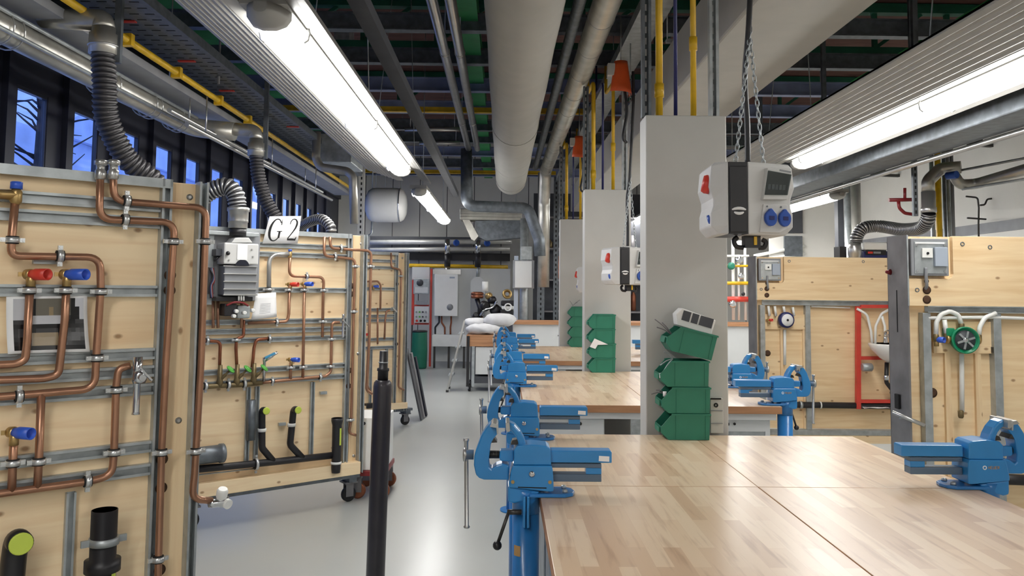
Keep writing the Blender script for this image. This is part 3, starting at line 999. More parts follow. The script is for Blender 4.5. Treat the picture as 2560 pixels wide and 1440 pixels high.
# ================================================================ bench vises
def make_vise():
    t = thing('bench_vise', 'v', 'vise', (0, 0, BZ), 0, 'blue bench vises')
    k = 0.000321
    def P(pts, y0, y1, name, mt, bevel=0.004, sub=None):
        m = MB()
        m.prism([((x - 690) * k, (837 - z) * k) for x, z in pts], (0, y0, 0), (1, 0, 0), (0, 0, 1), (0, y1 - y0, 0))
        return m.build(name, mt, sub or t, bevel=bevel)
    # upper slide bar with its sticker
    s = P([(900, 372), (915, 362), (1585, 362), (1597, 374), (1597, 488), (900, 488)], -0.030, 0.030, 'slide_bar', BLUE)
    P([(1460, 412), (1570, 418), (1568, 472), (1456, 466)], -0.0325, -0.0305, 'sticker', PAPER, 0, s)
    # lower guide: two grey rails joined by a blue end
    g = P([(900, 500), (1490, 500), (1490, 545), (900, 545)], -0.024, 0.024, 'guide_rail', GUIDE, 0.002)
    P([(900, 612), (1490, 612), (1490, 690), (900, 690)], -0.024, 0.024, 'guide_rail', GUIDE, 0.002)
    P([(1325, 546), (1490, 546), (1490, 611), (1325, 611)], -0.022, 0.022, 'guide_end', BLUE, 0.001)
    # body: lower saddle and upper housing
    b = P([(505, 690), (530, 545), (545, 505), (955, 505), (965, 545), (975, 690), (975, 770), (940, 775), (525, 735), (505, 735)], -0.055, 0.055, 'body', BLUE)
    m = MB()
    m.lathe([(0.0105, 0), (0.0105, 0.004), (0.006, 0.007)], ((745 - 690) * k, -0.0555, (837 - 590) * k), (0, -1, 0), 14)
    m.build('bolt', CHROME, b)
    for x in (545, 935):
        m = MB().lathe([(0.006, 0), (0.006, 0.003)], ((x - 690) * k, -0.0555, (837 - 672) * k), (0, -1, 0), 10)
        m.build('bolt', BRASS, b)
    m = MB()
    m.prism([((x - 690) * k, (837 - z) * k) for x, z in ((600, 722), (900, 728), (900, 738), (600, 732))], (0, -0.0565, 0), (1, 0, 0), (0, 0, 1), (0, 0.0015, 0))
    m.build('slot', INK, b)
    P([(555, 505), (555, 350), (590, 305), (740, 290), (900, 305), (940, 330), (950, 500), (940, 504)], -0.048, 0.048, 'housing', BLUE, 0.008)
    # rear jaw: curved arm rising from the housing
    arc_o = [(500, 70), (560, 95), (620, 160), (665, 240), (690, 320)]
    arc_i = [(605, 330), (598, 275), (572, 215), (530, 165), (480, 140), (476, 70)]
    P(arc_o + arc_i, -0.030, 0.030, 'rear_jaw', BLUE, 0.006)
    P([(466, 62), (505, 62), (512, 150), (490, 160), (466, 140)], -0.055, 0.055, 'jaw_plate', STEEL, 0.001)
    P([(540, 262), (600, 250), (600, 310), (520, 310)], -0.02, 0.02, 'pipe_jaw', DSTEEL, 0.001)
    # front jaw: C-shaped arm
    o_ = [(300, 80), (250, 140), (205, 215), (175, 300), (150, 370), (135, 430), (132, 520), (150, 600), (160, 625), (190, 655), (240, 672), (440, 672), (505, 672)]
    i_ = [(505, 520), (430, 500), (370, 520), (320, 560), (298, 540), (290, 460), (300, 380), (310, 300), (345, 235), (380, 190), (382, 120)]
    f = P(o_ + i_, -0.032, 0.032, 'front_jaw', BLUE, 0.007)
    P([(296, 105), (330, 66), (372, 72), (388, 105), (388, 178), (372, 180), (366, 116)], -0.055, 0.055, 'jaw_plate', STEEL, 0.001)
    P([(310, 262), (345, 232), (378, 282), (318, 286)], -0.03, 0.03, 'pipe_jaw', DSTEEL, 0.001)
    P([(405, 372), (553, 365), (553, 488), (415, 480), (400, 450)], -0.024, 0.024, 'nut_housing', BLUE, 0.004)
    # spindle, hub and turning bar
    m = MB()
    z = (837 - 425) * k
    m.cyl(((285 - 690) * k, 0, z), ((405 - 690) * k, 0, z), 0.0125, n=16)
    x = 300
    while x < 400:
        m.torus(((x - 690) * k, 0, z), (1, 0, 0), 0.0125, 0.002, 16, 6)
        x += 15
    m.build('spindle', DSTEEL, t)
    m = MB()
    m.lathe([(0.014, 0), (0.024, 0.002), (0.025, 0.012), (0.018, 0.014), (0.018, 0.037)], ((10 - 690) * k, 0, z), (1, 0, 0), 20)
    m.build('spindle_hub', STEEL, t)
    m = MB()
    xx = (62 - 690) * k
    m.lathe([(0.0095, 0), (0.0115, 0.004), (0.0075, 0.009), (0.0072, 0.255), (0.0072, 0.29), (0.010, 0.293), (0.010, 0.302)], (xx, -0.002, (1195 - 837) * -k), (-0.02, 0, 1), 12)
    m.build('turning_bar', STEEL, t)
    # swivel foot, clamp ears and the plate on the bench
    P([(495, 725), (560, 735), (830, 780), (800, 815), (790, 850), (560, 905), (500, 890), (495, 830)], -0.046, 0.046, 'swivel_foot', BLUE, 0.006)
    m = MB()
    m.lathe([(0.047, -0.06), (0.047, 0.0), (0.05, 0.02)], (0, 0, 0.0), (0, 0, 1), 28)
    m.build('post_collar', BLUED, t)
    for x in (668, 708):
        m = MB()
        m.box((x - 14 - 690) * k, (x + 14 - 690) * k, -0.066, -0.0475, (837 - 1140) * k, (837 - 815) * k)
        m.build('clamp_ear', BLUE, t, bevel=0.003)
    m = MB()
    pl = [(720 - 690, -0.055), (1100 - 690, -0.055), (1185 - 690, -0.035), (1210 - 690, 0.0), (1185 - 690, 0.035), (1100 - 690, 0.055), (720 - 690, 0.055)]
    m.prism([(x * k, y) for x, y in pl], (0, 0, 0.0006), (1, 0, 0), (0, 1, 0), (0, 0, 0.012))
    m.build('bench_plate', BLUED, t, bevel=0.003)
    for x, y in ((900, -0.03), (1100, -0.03), (1100, 0.03)):
        m = MB().lathe([(0.010, 0), (0.010, 0.008), (0.005, 0.011)], ((x - 690) * k, y, 0.0127), (0, 0, 1), 6)
        m.build('bolt', GALV, t)
    m = MB()
    m.lathe([(0.046, 0.0), (0.046, BZ - 0.06)], (0, 0, -BZ), (0, 0, 1), 28)
    m.lathe([(0.09, 0.0), (0.09, 0.012)], (0, 0, -BZ), (0, 0, 1), 28)
    m.build('post', BLUED, t)
    m = MB()
    for i in range(9):
        a = -2.5 + 0.06 * i
        m.cbox((0.0465 * math.cos(a), 0.0465 * math.sin(a), -0.18), (0.003, 0.004, 0.034), (0, 0, a))
    m.build('tan_sticker', TAN, t)
    # maker's mark on the far flank: ring and small letters
    m = MB().torus((0.031, 0.0556, (837 - 590) * k), (0, 1, 0), 0.006, 0.0018, 14, 6)
    m.build('emblem_ring', PAPER, b)
    m = MB()
    x0, z0, w, h = 0.018, (837 - 602) * k, 0.0055, 0.009
    def st(i, a, c, d, e):
        # strokes are laid right to left because this flank is read from the +y side
        m.bar((x0 - i * 0.0085 - a * w, 0.0558, z0 + c * h), (x0 - i * 0.0085 - d * w, 0.0558, z0 + e * h), 0.0008, 0.0014, up=(1, 0, 0) if a == d else (0, 0, 1))
    L_ = {'H': ((0, 0, 0, 1), (1, 0, 1, 1), (0, .5, 1, .5)), 'E': ((0, 0, 0, 1), (0, 0, 1, 0), (0, .5, .8, .5), (0, 1, 1, 1)), 'U': ((0, 0, 0, 1), (1, 0, 1, 1), (0, 0, 1, 0)), 'R': ((0, 0, 0, 1), (0, 1, 1, 1), (1, .5, 1, 1), (0, .5, 1, .5), (.4, .5, 1, 0))}
    for i, ch in enumerate('HEUER'):
        for q in L_[ch]:
            st(i, *q)
    m.build('lettering', TAN, b)
    # locking lever with a black ball
    m = MB()
    z = (837 - 980) * k
    m.cyl(((490 - 690) * k, -0.058, z), ((640 - 690) * k, -0.058, z), 0.009, n=12)
    m.tube([((505 - 690) * k, -0.058, z), ((395 - 690) * k, -0.07, (837 - 1290) * k)], 0.006, 8)
    m.build('locking_lever', DSTEEL, t)
    m = MB().ball(((390 - 690) * k, -0.07, (837 - 1310) * k), 0.0155)
    m.build('lever_ball', BLACK, t)
    return t
vise = make_vise()
VX0, VX1 = 0.087, 1.763
vs = [(VX0, 2.80, 0, 'nearest blue vise with open jaws on aisle corner of the first bench'),
      (VX0, 3.82, 0, 'blue vise on the far aisle end of the first bench'),
      (VX0, 5.85, 0, 'blue vise halfway along the aisle edge of the second bench'),
      (VX0, 6.87, 0, 'blue vise on the far aisle end of the second bench'),
      (VX0, 8.90, 0, 'blue vise halfway along the aisle edge of the third bench'),
      (VX0, 9.90, 0, 'farthest blue vise, at far aisle end of the third bench'),
      (VX1, 2.95, PI, 'blue vise on the right edge of the first bench before the green pump wall'),
      (VX1, 5.02, PI, 'blue vise at right front corner of the second bench'),
      (VX1, 5.90, PI, 'blue vise half hidden by the nearest column on second bench right edge'),
      (VX1, 8.95, PI, 'blue vise seen between the two nearer columns on the third bench')]
for i, (x, y, rz, lab) in enumerate(vs):
    if i == 0:
        o = vise
        o.location = (x, y, BZ)
        o['label'] = lab
    else:
        o = dup(vise, (x, y, BZ), rz, lab)
    if i in (1, 2, 3, 4, 5, 6, 7, 8, 9):        # jaws closed on these: the front jaw, its screw parts and slide sit 26 mm further in
        for c in kids(o):
            n = c.name.split('.')[0]
            if n in ('front_jaw', 'spindle_hub', 'turning_bar', 'spindle', 'slide_bar', 'guide_rail', 'guide_end') or (n in ('jaw_plate', 'pipe_jaw') and sum(v.co.x for v in c.data.vertices) / len(c.data.vertices) < -0.09):
                c.location.x = 0.025
# ================================================================ training walls on the left
CLAMP = mat('clamp_zinc', (214, 216, 216), 0.3, 0.7, 0.04)
class Wall:
    def __init__(s, ox, oy, deg, name, label, cat, group):
        s.a = math.radians(deg)
        s.O = Vector((ox, oy, 0))
        s.d = Vector((math.cos(s.a), math.sin(s.a), 0))
        s.n = Vector((math.sin(s.a), -math.cos(s.a), 0))
        s.t = thing(name, label, cat, s.O, s.a, group)
        s.off = Vector((0, 0, 0))
        s.cur = s.t
    def pt(s, px, py, v=0.0):
        r = ray(px, py)
        e = Vector((0, 0, EYE))
        k = (s.O + s.n * v - e).dot(s.n) / r.dot(s.n)
        P = e + r * k - s.O
        return Vector((P.dot(s.d), -v, P.z)) - s.off
    def u(s, px, py, v=0.0): return s.pt(px, py, v).x
    def z(s, px, py, v=0.0): return s.pt(px, py, v).z
    def sub(s, name, label, cat, px, py, v, group=None):
        """a thing of its own fixed to this wall: an Empty at its base, same axes"""
        p = s.pt(px, py, v) + s.off
        w = s.O + s.d * p.x - s.n * p.y + Vector((0, 0, p.z))
        t = thing(name, label, cat, w, s.a, group)
        s.off = p
        s.cur = t
        return t
    def back(s):
        s.off = Vector((0, 0, 0))
        s.cur = s.t
    def cpoly(s, w, d):
        h, l, t = w / 2, w * 0.24, 0.0025
        return [(0, -h), (-d, -h), (-d, -h + l), (-d + t, -h + l), (-d + t, -h + t), (-t, -h + t), (-t, h - t), (-d + t, h - t), (-d + t, h - l), (-d, h - l), (-d, h), (0, h)]
    def hrail(s, px, py, u0, u1, w=0.04, d=0.024, mt=None, v=0.0):
        z = s.z(px, py, v + d)
        m = MB()
        m.prism(s.cpoly(w, d), (u0, -v, z), (0, 1, 0), (0, 0, 1), (u1 - u0, 0, 0))
        return m.build('rail', mt or GALV, s.cur)
    def vrail(s, u, z0, z1, w=0.035, d=0.03, mt=None, v=0.0, name='upright'):
        m = MB()
        m.prism([(a, b) for a, b in s.cpoly(w, d)], (u, -v, z0), (0, 1, 0), (1, 0, 0), (0, 0, z1 - z0))
        return m.build(name, mt or GALV, s.cur)
    def pipe(s, pts, r=0.0125, v=0.055, bend=0.045, clamps=(), mt=None, name='copper_pipe', extra=None, n=10):
        P = [s.pt(*p[:2], p[2] if len(p) > 2 else v) for p in pts]
        m = MB()
        m.tube(rounded(P, bend), r, n)
        o = m.build(name, mt or COPPER, s.cur)
        for c in clamps:
            s.clamp(o, c[0], c[1], c[2], r, c[3] if len(c) > 3 else v)
        return o
    def clamp(s, o, px, py, way, r, v):
        p = s.pt(px, py, v)
        ax = Vector((1, 0, 0)) if way == 'h' else Vector((0, 0, 1))
        sd = Vector((0, 0, 1)) if way == 'h' else Vector((1, 0, 0))
        m = MB()
        m.cur = 1
        m.lathe([(r * 1.05, -0.013), (r * 1.5, -0.012), (r * 1.5, 0.012), (r * 1.05, 0.013)], p, ax, 14, caps=False)
        m.cur = 0
        m.lathe([(r * 1.5, -0.0085), (r * 1.72, -0.0085), (r * 1.72, 0.0085), (r * 1.5, 0.0085)], p, ax, 14, caps=False)
        for q in (-1, 1):
            m.cbox(p + sd * q * r * 2.2, (0.014, 0.012, 0.014))
            m.cyl(p + sd * q * r * 2.3 + Vector((0, -0.010, 0)), p + sd * q * r * 2.3 + Vector((0, 0.010, 0)), 0.004, n=8)
        m.cyl(p, (p.x, 0 - s.off.y, p.z), 0.006, n=8)
        return m.build('pipe_clamp', [CLAMP, RUBBER], o)
    def cap(s, px, py, v0, L, r, mt, name):
        """open plastic sleeve sticking straight out of the wall, on a brass elbow"""
        p = s.pt(px, py, v0)
        m = MB()
        m.lathe([(r * 0.8, 0), (r * 0.82, 0.012), (r, 0.02), (r, L), (r * 0.86, L), (r * 0.84, 0.03), (0.0, 0.028)], p, (0.5, -0.86, 0), 18)
        c = m.build(name, mt, s.cur)
        m = MB()
        m.lathe([(r * 0.9, -0.02), (r * 0.95, 0.0), (r * 0.78, 0.002), (r * 0.6, 0.01)], p, (0.5, -0.86, 0), 14)
        m.lathe([(r * 0.75, -0.04), (r * 0.75, 0.0)], p, (0, 0, 1), 12)
        m.cbox(p + Vector((-r * 1.3, 0.012, 0)), (0.02, 0.006, 0.014))
        m.build('elbow', BRASS, c)
        return c

def wall_shell(W, zt, z0, ub, up0, up1, uv1, uv2, ul=-1.6, screws=(), holes=()):
    """board, timber post, two uprights, top cap rail"""
    m = MB()
    m.box(ul, ub, 0.0, 0.027, z0, zt)
    m.build('board', SPRUCE, W.t)
    m = MB()
    m.box(up0, up1, -0.004, 0.10, z0, zt - 0.002)
    p = m.build('timber_post', POST, W.t, bevel=0.004)
    W.vrail(uv1, z0 - 0.02, zt + 0.004, 0.036, 0.034)
    W.vrail(uv2, z0 - 0.02, zt + 0.004, 0.034, 0.05)
    m = MB()
    m.box(ul, uv1 + 0.018, -0.03, 0.03, zt, zt + 0.004)
    m.box(ul, uv1 + 0.018, -0.034, -0.03, zt - 0.03, zt + 0.004)
    m.box(ul, uv1 + 0.018, -0.036, -0.034, zt - 0.03, zt - 0.024)
    m.build('top_rail', GALV, W.t)
    for i, (px, py) in enumerate(screws):
        q = W.pt(px, py, 0.004)
        m = MB().lathe([(0.012, 0), (0.012, 0.002), (0.006, 0.003), (0.006, 0.0045)], q, (0, -1, 0), 14)
        m.build('screw', STEEL, W.t)
    for px, py in holes:
        q = W.pt(px, py, 0.004)
        m = MB().lathe([(0.019, 0.0), (0.021, 0.0015), (0.0, 0.0016)], q, (0, -1, 0), 18)
        m.build('drilled_hole', HOLE, W.t)
    return p

GW_ = 'plywood training walls on the aisle'
# ------------------------------------------------ nearest wall
A = Wall(-1.143, 3.03, 41.0, 'training_wall', 'nearest wooden training wall with copper pipes, cut by the left picture edge', 'training wall', GW_)
ZT = 1.965
uv1, uv2 = A.u(412, 470), A.u(499, 480)
ul = -1.5
wall_shell(A, ZT, 0.2, uv1 - 0.01, A.u(428, 480), A.u(490, 480), uv1, uv2, ul,
           screws=((474, 493), (446, 1051)), holes=((425, 688), (424, 726), (405, 1148), (403, 1220), (399, 1425)))
for px, py in ((200, 502), (200, 546), (200, 727), (200, 892), (200, 938), (200, 985), (200, 1137), (200, 1197)):
    A.hrail(px, py, ul, uv1 - 0.019)
A.vrail(A.u(172, 1300), 0.22, A.z(180, 1206) - 0.03, 0.03, 0.022)
# copper runs
o = A.pipe([(251, 428), (248, 548), (437, 556), (415, 900), (404, 1130), (395, 1440), (390, 1700)], clamps=((313, 549, 'h'), (433, 604, 'v'), (404, 1131, 'v'), (395, 1398, 'v')))
o2 = A.pipe([(283, 428), (284, 502), (516, 520), (503, 900), (487, 1180), (480, 1248), (530, 1252)], clamps=((317, 502, 'h'), (513, 604, 'v'), (489, 1128, 'v')))
for oo, px in ((o, 251), (o2, 283)):
    p = A.pt(px, 428, 0.055)
    m = MB().lathe([(0.0135, -0.03), (0.019, -0.025), (0.019, 0.0), (0.015, 0.005), (0.015, 0.02), (0.022, 0.022), (0.022, 0.036), (0.016, 0.04)], p, (0, 0, 1), 6)
    m.build('end_fitting', STEEL, oo)
o = A.pipe([(38, 500), (29, 597), (27, 640), (250, 643), (252, 720), (240, 900), (237, 972), (120, 982), (0, 992), (-80, 998)], clamps=((31, 600, 'v'), (150, 640, 'h'), (252, 729, 'v'), (243, 895, 'v'), (48, 991, 'h')))
p = A.pt(40, 488, 0.055)
m = MB()
m.lathe([(0.012, -0.03), (0.018, -0.02), (0.018, 0.012), (0.012, 0.02)], p, (0, 0, 1), 12)
m.lathe([(0.018, 0), (0.015, 0.05), (0.019, 0.055), (0.019, 0.09)], p, (-1, 0, 0), 12)
b = m.build('valve_body', BRASS, o)
m = MB().lathe([(0.018, 0.02), (0.018, 0.042), (0.014, 0.044)], p, (0, 0, 1), 12)
m.build('blue_cap', BLUECAP, o)
A.pipe([(76, 692), (68, 850), (63, 900), (40, 910), (0, 912), (-80, 915)], clamps=((73, 726, 'v'),))
A.pipe([(167, 694), (162, 800), (150, 905), (146, 938), (110, 946), (0, 950), (-80, 952)], clamps=((164, 726, 'v'),))
A.cap(78, 686, 0.06, 0.07, 0.019, RED, 'red_sleeve')
A.cap(168, 686, 0.06, 0.08, 0.019, BLUECAP, 'blue_sleeve')
A.pipe([(325, 914), (296, 922), (290, 970), (285, 1130), (280, 1188), (225, 1203), (110, 1219), (0, 1234), (-80, 1244)], clamps=((291, 975, 'v'), (285, 1131, 'v'), (219, 1203, 'h')))
A.pipe([(103, 985), (97, 1155), (93, 1219)], clamps=((97, 1154, 'v'),))
A.pipe([(35, 1086), (32, 1155), (29, 1228)], clamps=((32, 1158, 'v'),))
A.cap(36, 1081, 0.06, 0.07, 0.019, BLUECAP, 'blue_sleeve')
# chrome stop tap
m = MB()
p, q = A.pt(345, 892, 0.07), A.pt(339, 1036, 0.07)
q.x = p.x
m.lathe([(0.016, 0), (0.016, 0.06), (0.012, 0.065), (0.012, (p - q).length - 0.01), (0.014, (p - q).length)], p, q - p, 14)
tp = m.build('stop_tap', CHROME, A.t)
c = A.pt(348, 942, 0.07)
m = MB()
m.lathe([(0.02, -0.022), (0.025, -0.01), (0.025, 0.01), (0.02, 0.022)], c, (0, 0, 1), 12)
m.cyl(c, c + Vector((0, -0.04, 0)), 0.012, n=10)
m.bar(c + Vector((-0.012, -0.042, 0.035)), c + Vector((0.028, -0.042, -0.01)), 0.018, 0.006)
m.build('tap_lever', CHROME, tp)
# black drain stubs
m = MB()
p = A.pt(262, 1274, 0.09)
m.lathe([(0.038, 0.0), (0.041, 0.0), (0.041, -0.16), (0.056, -0.162), (0.056, -0.20), (0.042, -0.203), (0.042, -0.75)], p, (0, 0, 1), 24)
m.lathe([(0.038, 0.0), (0.037, -0.05), (0.0, -0.051)], p, (0, 0, 1), 24)
d = m.build('drain_pipe', BLACK, A.t)
m = MB()
p = A.pt(260, 1352, 0.09)
m.lathe([(0.042, -0.012), (0.047, -0.012), (0.047, 0.012), (0.042, 0.012)], p, (0, 0, 1), 24)
for q in (-1, 1):
    m.cbox(p + Vector((q * 0.058, 0, 0)), (0.025, 0.01, 0.022))
m.cyl(p, (p.x, 0, p.z), 0.008, n=8)
m.build('pipe_clamp', GALV, d)
m = MB().cbox(A.pt(284, 1432, 0.13), (0.012, 0.003, 0.03))
m.build('label', LIME, d)
p0, p1 = A.pt(25, 1440, 0.05), A.pt(40, 1345, 0.05)
m = MB()
m.tube(rounded([(p1.x - 0.02, -0.06, p1.z - 0.5), (p1.x - 0.005, -0.06, p1.z - 0.06), (p1.x, -0.06, p1.z), (p1.x, -0.125, p1.z)], 0.05, 8), 0.036, 22)
d = m.build('drain_pipe', BLACK, A.t)
m = MB().lathe([(0.034, 0), (0.034, 0.004), (0.031, 0.006)], (p1.x, -0.1255, p1.z), (0, -1, 0), 22)
m.build('lime_plug', LIME, d)
p = A.pt(112, 655, 0.0)
m = MB().cbox(p + Vector((0, -0.012, 0)), (0.075, 0.024, 0.014))
m.build('clip_plate', GALV, A.t)
# radiator valve at the bottom end of the outer riser
v = A.sub('radiator_valve', 'white and chrome radiator valve on copper pipe end beside the nearest training wall', 'valve', 552, 1255, 0.055)
m = MB()
m.lathe([(0.013, -0.045), (0.017, -0.03), (0.017, -0.005), (0.022, 0.0), (0.022, 0.02), (0.014, 0.03)], (0, 0, 0), (1, 0, 0), 12)
m.build('body', CHROME, v)
m = MB().lathe([(0.014, 0.0), (0.020, 0.012), (0.021, 0.035), (0.016, 0.045)], (0, 0, 0.01), (0, -0.4, 1), 16)
m.build('knob', WHITE, v)
m = MB().lathe([(0.012, 0.0), (0.018, 0.012), (0.018, 0.028)], (0.012, -0.0, 0.0), (0.3, -1, -0.3), 14)
m.build('union_nut', WHITE, v)
A.back()
# photo print hung behind the pipes
t = A.sub('photo_print', 'curled photo print of dark wall equipment hanging on the nearest training wall', 'photo', 115, 885, 0.03)
c4 = [A.pt(14, 742, 0.03), A.pt(216, 739, 0.03), A.pt(220, 878, 0.03), (A.pt(16, 884, 0.03))]
def quad_grid(c, a0, a1, b0, b1, na, nb, dv, curl):
    g = []
    for j in range(nb + 1):
        b = b0 + (b1 - b0) * j / nb
        row = []
        for i in range(na + 1):
            a = a0 + (a1 - a0) * i / na
            p = (c[0] * (1 - a) + c[1] * a) * (1 - b) + (c[3] * (1 - a) + c[2] * a) * b
            row.append(p + Vector((0, -dv - curl * (4 * (b - 0.5) ** 2) * 0.012 - 0.012 * b * (2 * a - 1) ** 2, 0)))
        g.append(row)
    return g
m = MB()
m.sheet(quad_grid(c4, 0, 1, 0, 1, 10, 8, 0.0, 1), 0.0006, (0, 1, 0))
m.build('paper', PAPER, t)
m = MB()
g = quad_grid(c4, 0.08, 0.95, 0.04, 0.95, 16, 12, 0.0014, 1)
pal = [mat('print_black', (22, 22, 24), 0.25), mat('print_dark', (58, 58, 60), 0.25), mat('print_mid', (112, 108, 98), 0.25), mat('print_light', (198, 200, 206), 0.25), mat('print_tan', (150, 132, 104), 0.25)]
lay = ["3330022222222033", "3333022222222033", "3333022242222003", "3330022242242003", "3333333333331003", "1111333333310011",
       "0000000000000000", "0110011111011010", "0110444444101110", "0000444444100110", "0011444444110000", "0000000000000000"]
for j in range(12):
    for i in range(16):
        m.cur = int(lay[j][i])
        m.put([g[j][i], g[j][i + 1], g[j + 1][i + 1], g[j + 1][i]], [(3, 2, 1, 0)], True)
m.build('printed_picture', pal, t)
A.back()
# feet
def caster(W, u, mt=DRED, y=0.05, zt=0.17, parent=None):
    m = MB()
    m.box(u - 0.05, u + 0.05, y - 0.05, y + 0.05, zt - 0.012, zt)
    for q in (-1, 1):
        m.box(u - 0.03, u + 0.03, y + q * 0.022 - 0.002, y + q * 0.022 + 0.002, 0.04, zt - 0.012)
    c = m.build('caster', mt, parent or W.t)
    m = MB().lathe([(0.045, -0.016), (0.055, -0.012), (0.055, 0.012), (0.045, 0.016)], (u, y, 0.056), (0, 1, 0), 20)
    m.build('wheel', RUBBER, c)
    return c
def undercarriage(W, ul, ur, z0, feet):
    m = MB()
    m.box(ul, ur, -0.03, 0.10, z0 - 0.028, z0)
    m.build('base_rail', GALVD, W.t)
    for u in feet:
        m = MB()
        m.box(u - 0.03, u + 0.03, -0.02, 0.12, z0 - 0.062, z0 - 0.029)
        m.build('foot_beam', GALVD, W.t)
        for y in (0.05,):
            caster(W, u, STEELP, y, z0 - 0.063)
undercarriage(A, ul, 0.0, 0.2, (ul + 0.2, -0.12))

# ------------------------------------------------ second wall
B = Wall(-1.049, 6.06, 38.0, 'training_wall', 'second wooden training wall carrying the opened boiler and the lettered sign', 'training wall', GW_)
ZB = B.z(873, 587)
uv1, uv2 = B.u(870, 640), B.u(906, 640)
ul = -1.75
wall_shell(B, ZB, 0.24, uv1 - 0.01, B.u(882, 620), B.u(901, 620), uv1, uv2, ul, screws=((903, 610), (895, 884), (884, 1140)), holes=((879, 715), (879, 735), (874, 926), (871, 965)))
for px, py in ((700, 613), (700, 636), (720, 725), (730, 803), (730, 825), (700, 848), (771, 918), (771, 946)):
    B.hrail(px, py, ul, uv1 - 0.019, 0.036)
for (a, b) in (((620, 968), (617, 1155)), ((642, 966), (638, 1150)), ((780, 955), (776, 1135))):
    B.vrail(B.u(*a), B.z(*b), B.z(*a), 0.03, 0.02)
R2_ = 0.0105
B.pipe([(811, 592), (810, 640), (888, 648), (884, 780), (878, 1050), (872, 1083), (890, 1088)], R2_, clamps=((838, 641, 'h'), (889, 666, 'v'), (885, 779, 'v'), (876, 1050, 'v')))
o = B.pipe([(825, 592), (826, 621), (928, 627), (923, 850), (916, 975), (930, 985)], R2_, clamps=((853, 621, 'h'), (927, 666, 'v')))
B.pipe([(725, 640), (723, 690), (810, 693), (808, 730), (806, 843)], R2_, clamps=((767, 691, 'h'), (810, 726, 'v'), (807, 804, 'v')))
p = B.pt(725, 634, 0.055)
m = MB().lathe([(0.010, -0.03), (0.015, -0.02), (0.015, 0.01), (0.011, 0.014)], p, (0, 0, 1), 12)
m.build('valve_body', BRASS, B.t)
m = MB().lathe([(0.013, 0.015), (0.013, 0.03)], p, (0, 0, 1), 12)
m.build('blue_cap', BLUECAP, B.t)
B.pipe([(724, 713), (722, 785), (718, 804), (620, 808)], R2_, clamps=((722, 725, 'v'), (692, 805, 'h')))
B.pipe([(761, 713), (757, 945)], R2_, clamps=((761, 725, 'v'), (758, 918, 'v')))
B.cap(726, 711, 0.055, 0.065, 0.016, RED, 'red_sleeve')
B.cap(762, 710, 0.055, 0.065, 0.016, BLUECAP, 'blue_sleeve')
B.pipe([(849, 806), (830, 806), (827, 930), (815, 940), (690, 953), (655, 957)], R2_, clamps=((829, 848, 'v'), (826, 916, 'v'), (801, 943, 'h'), (681, 953, 'h')))
m = MB()
p = B.pt(858, 806, 0.06)
m.lathe([(0.012, 0.06), (0.010, 0.05), (0.010, -0.10), (0.012, -0.11)], p, (0, 0, 1), 12)
tp = m.build('stop_tap', CHROME, B.t)
m = MB().bar(p + Vector((-0.02, -0.03, 0.02)), p + Vector((0.03, -0.03, -0.03)), 0.016, 0.006)
m.build('tap_lever', CHROME, tp)
B.pipe([(497, 852), (520, 852), (551, 854), (550, 880), (549, 918)], R2_, clamps=((519, 851, 'h'),), mt=COPPERD)
B.pipe([(609, 800), (609, 842), (591, 846), (590, 870), (592, 918)], R2_, clamps=((590, 850, 'v'),), mt=COPPERD)
B.pipe([(672, 846), (640, 849), (635, 870), (633, 895), (630, 918)], R2_, clamps=((674, 847, 'h'),), mt=COPPERD)
B.pipe([(727, 905), (726, 948)], R2_, clamps=((727, 919, 'v'),))
B.cap(728, 899, 0.055, 0.065, 0.016, BLUECAP, 'blue_sleeve')
# brass manifold with three green hand wheels
o = B.pipe([(500, 966), (520, 966), (600, 962), (655, 957)], 0.016, 0.06, mt=BRASSD, name='manifold', clamps=((514, 965, 'h'), (571, 962, 'h'), (611, 960, 'h')))
for (x, y) in ((549, 962), (592, 960), (634, 957)):
    p = B.pt(x, y, 0.06)
    m = MB()
    m.lathe([(0.018, -0.01), (0.022, 0.02), (0.018, 0.04), (0.014, 0.13)], p, (0, 0, 1), 12)
    m.lathe([(0.012, 0.0), (0.012, 0.05), (0.007, 0.055), (0.007, 0.10)], p + Vector((0, 0, 0.03)), (0.55, -0.45, 0.72), 10)
    vb = m.build('valve', BRASSD, o)
    m = MB()
    q = p + Vector((0, 0, 0.03)) + Vector((0.55, -0.45, 0.72)).normalized() * 0.10
    m.torus(q, (0.55, -0.45, 0.72), 0.026, 0.006, 16, 6)
    m.lathe([(0.0, 0), (0.022, 0.002), (0.022, 0.008), (0.0, 0.01)], q, (0.55, -0.45, 0.72), 12)
    m.build('hand_wheel', VALVEGREEN, o)
p = B.pt(661, 905, 0.06)
m = MB()
m.lathe([(0.010, -0.13), (0.010, 0.0), (0.014, 0.01), (0.014, 0.03)], p, (0, 0, 1), 10)
m.lathe([(0.013, 0), (0.013, 0.06), (0.010, 0.065), (0.010, 0.1)], p + Vector((0, 0, 0.01)), (0.75, -0.2, 0.5), 10)
v_ = m.build('hose_tap', CHROME, B.t)
m = MB().bar(p + Vector((-0.01, -0.03, 0.03)), p + Vector((0.06, -0.03, 0.06)), 0.02, 0.012)
m.build('tap_handle', mat('tap_blue', (70, 150, 190), 0.4), v_)
# steel bent pipe beside the boiler
B.pipe([(672, 745), (673, 637), (722, 635)], 0.0155, 0.06, 0.09, mt=STEEL, name='bent_steel_pipe', clamps=((671, 724, 'v'),))
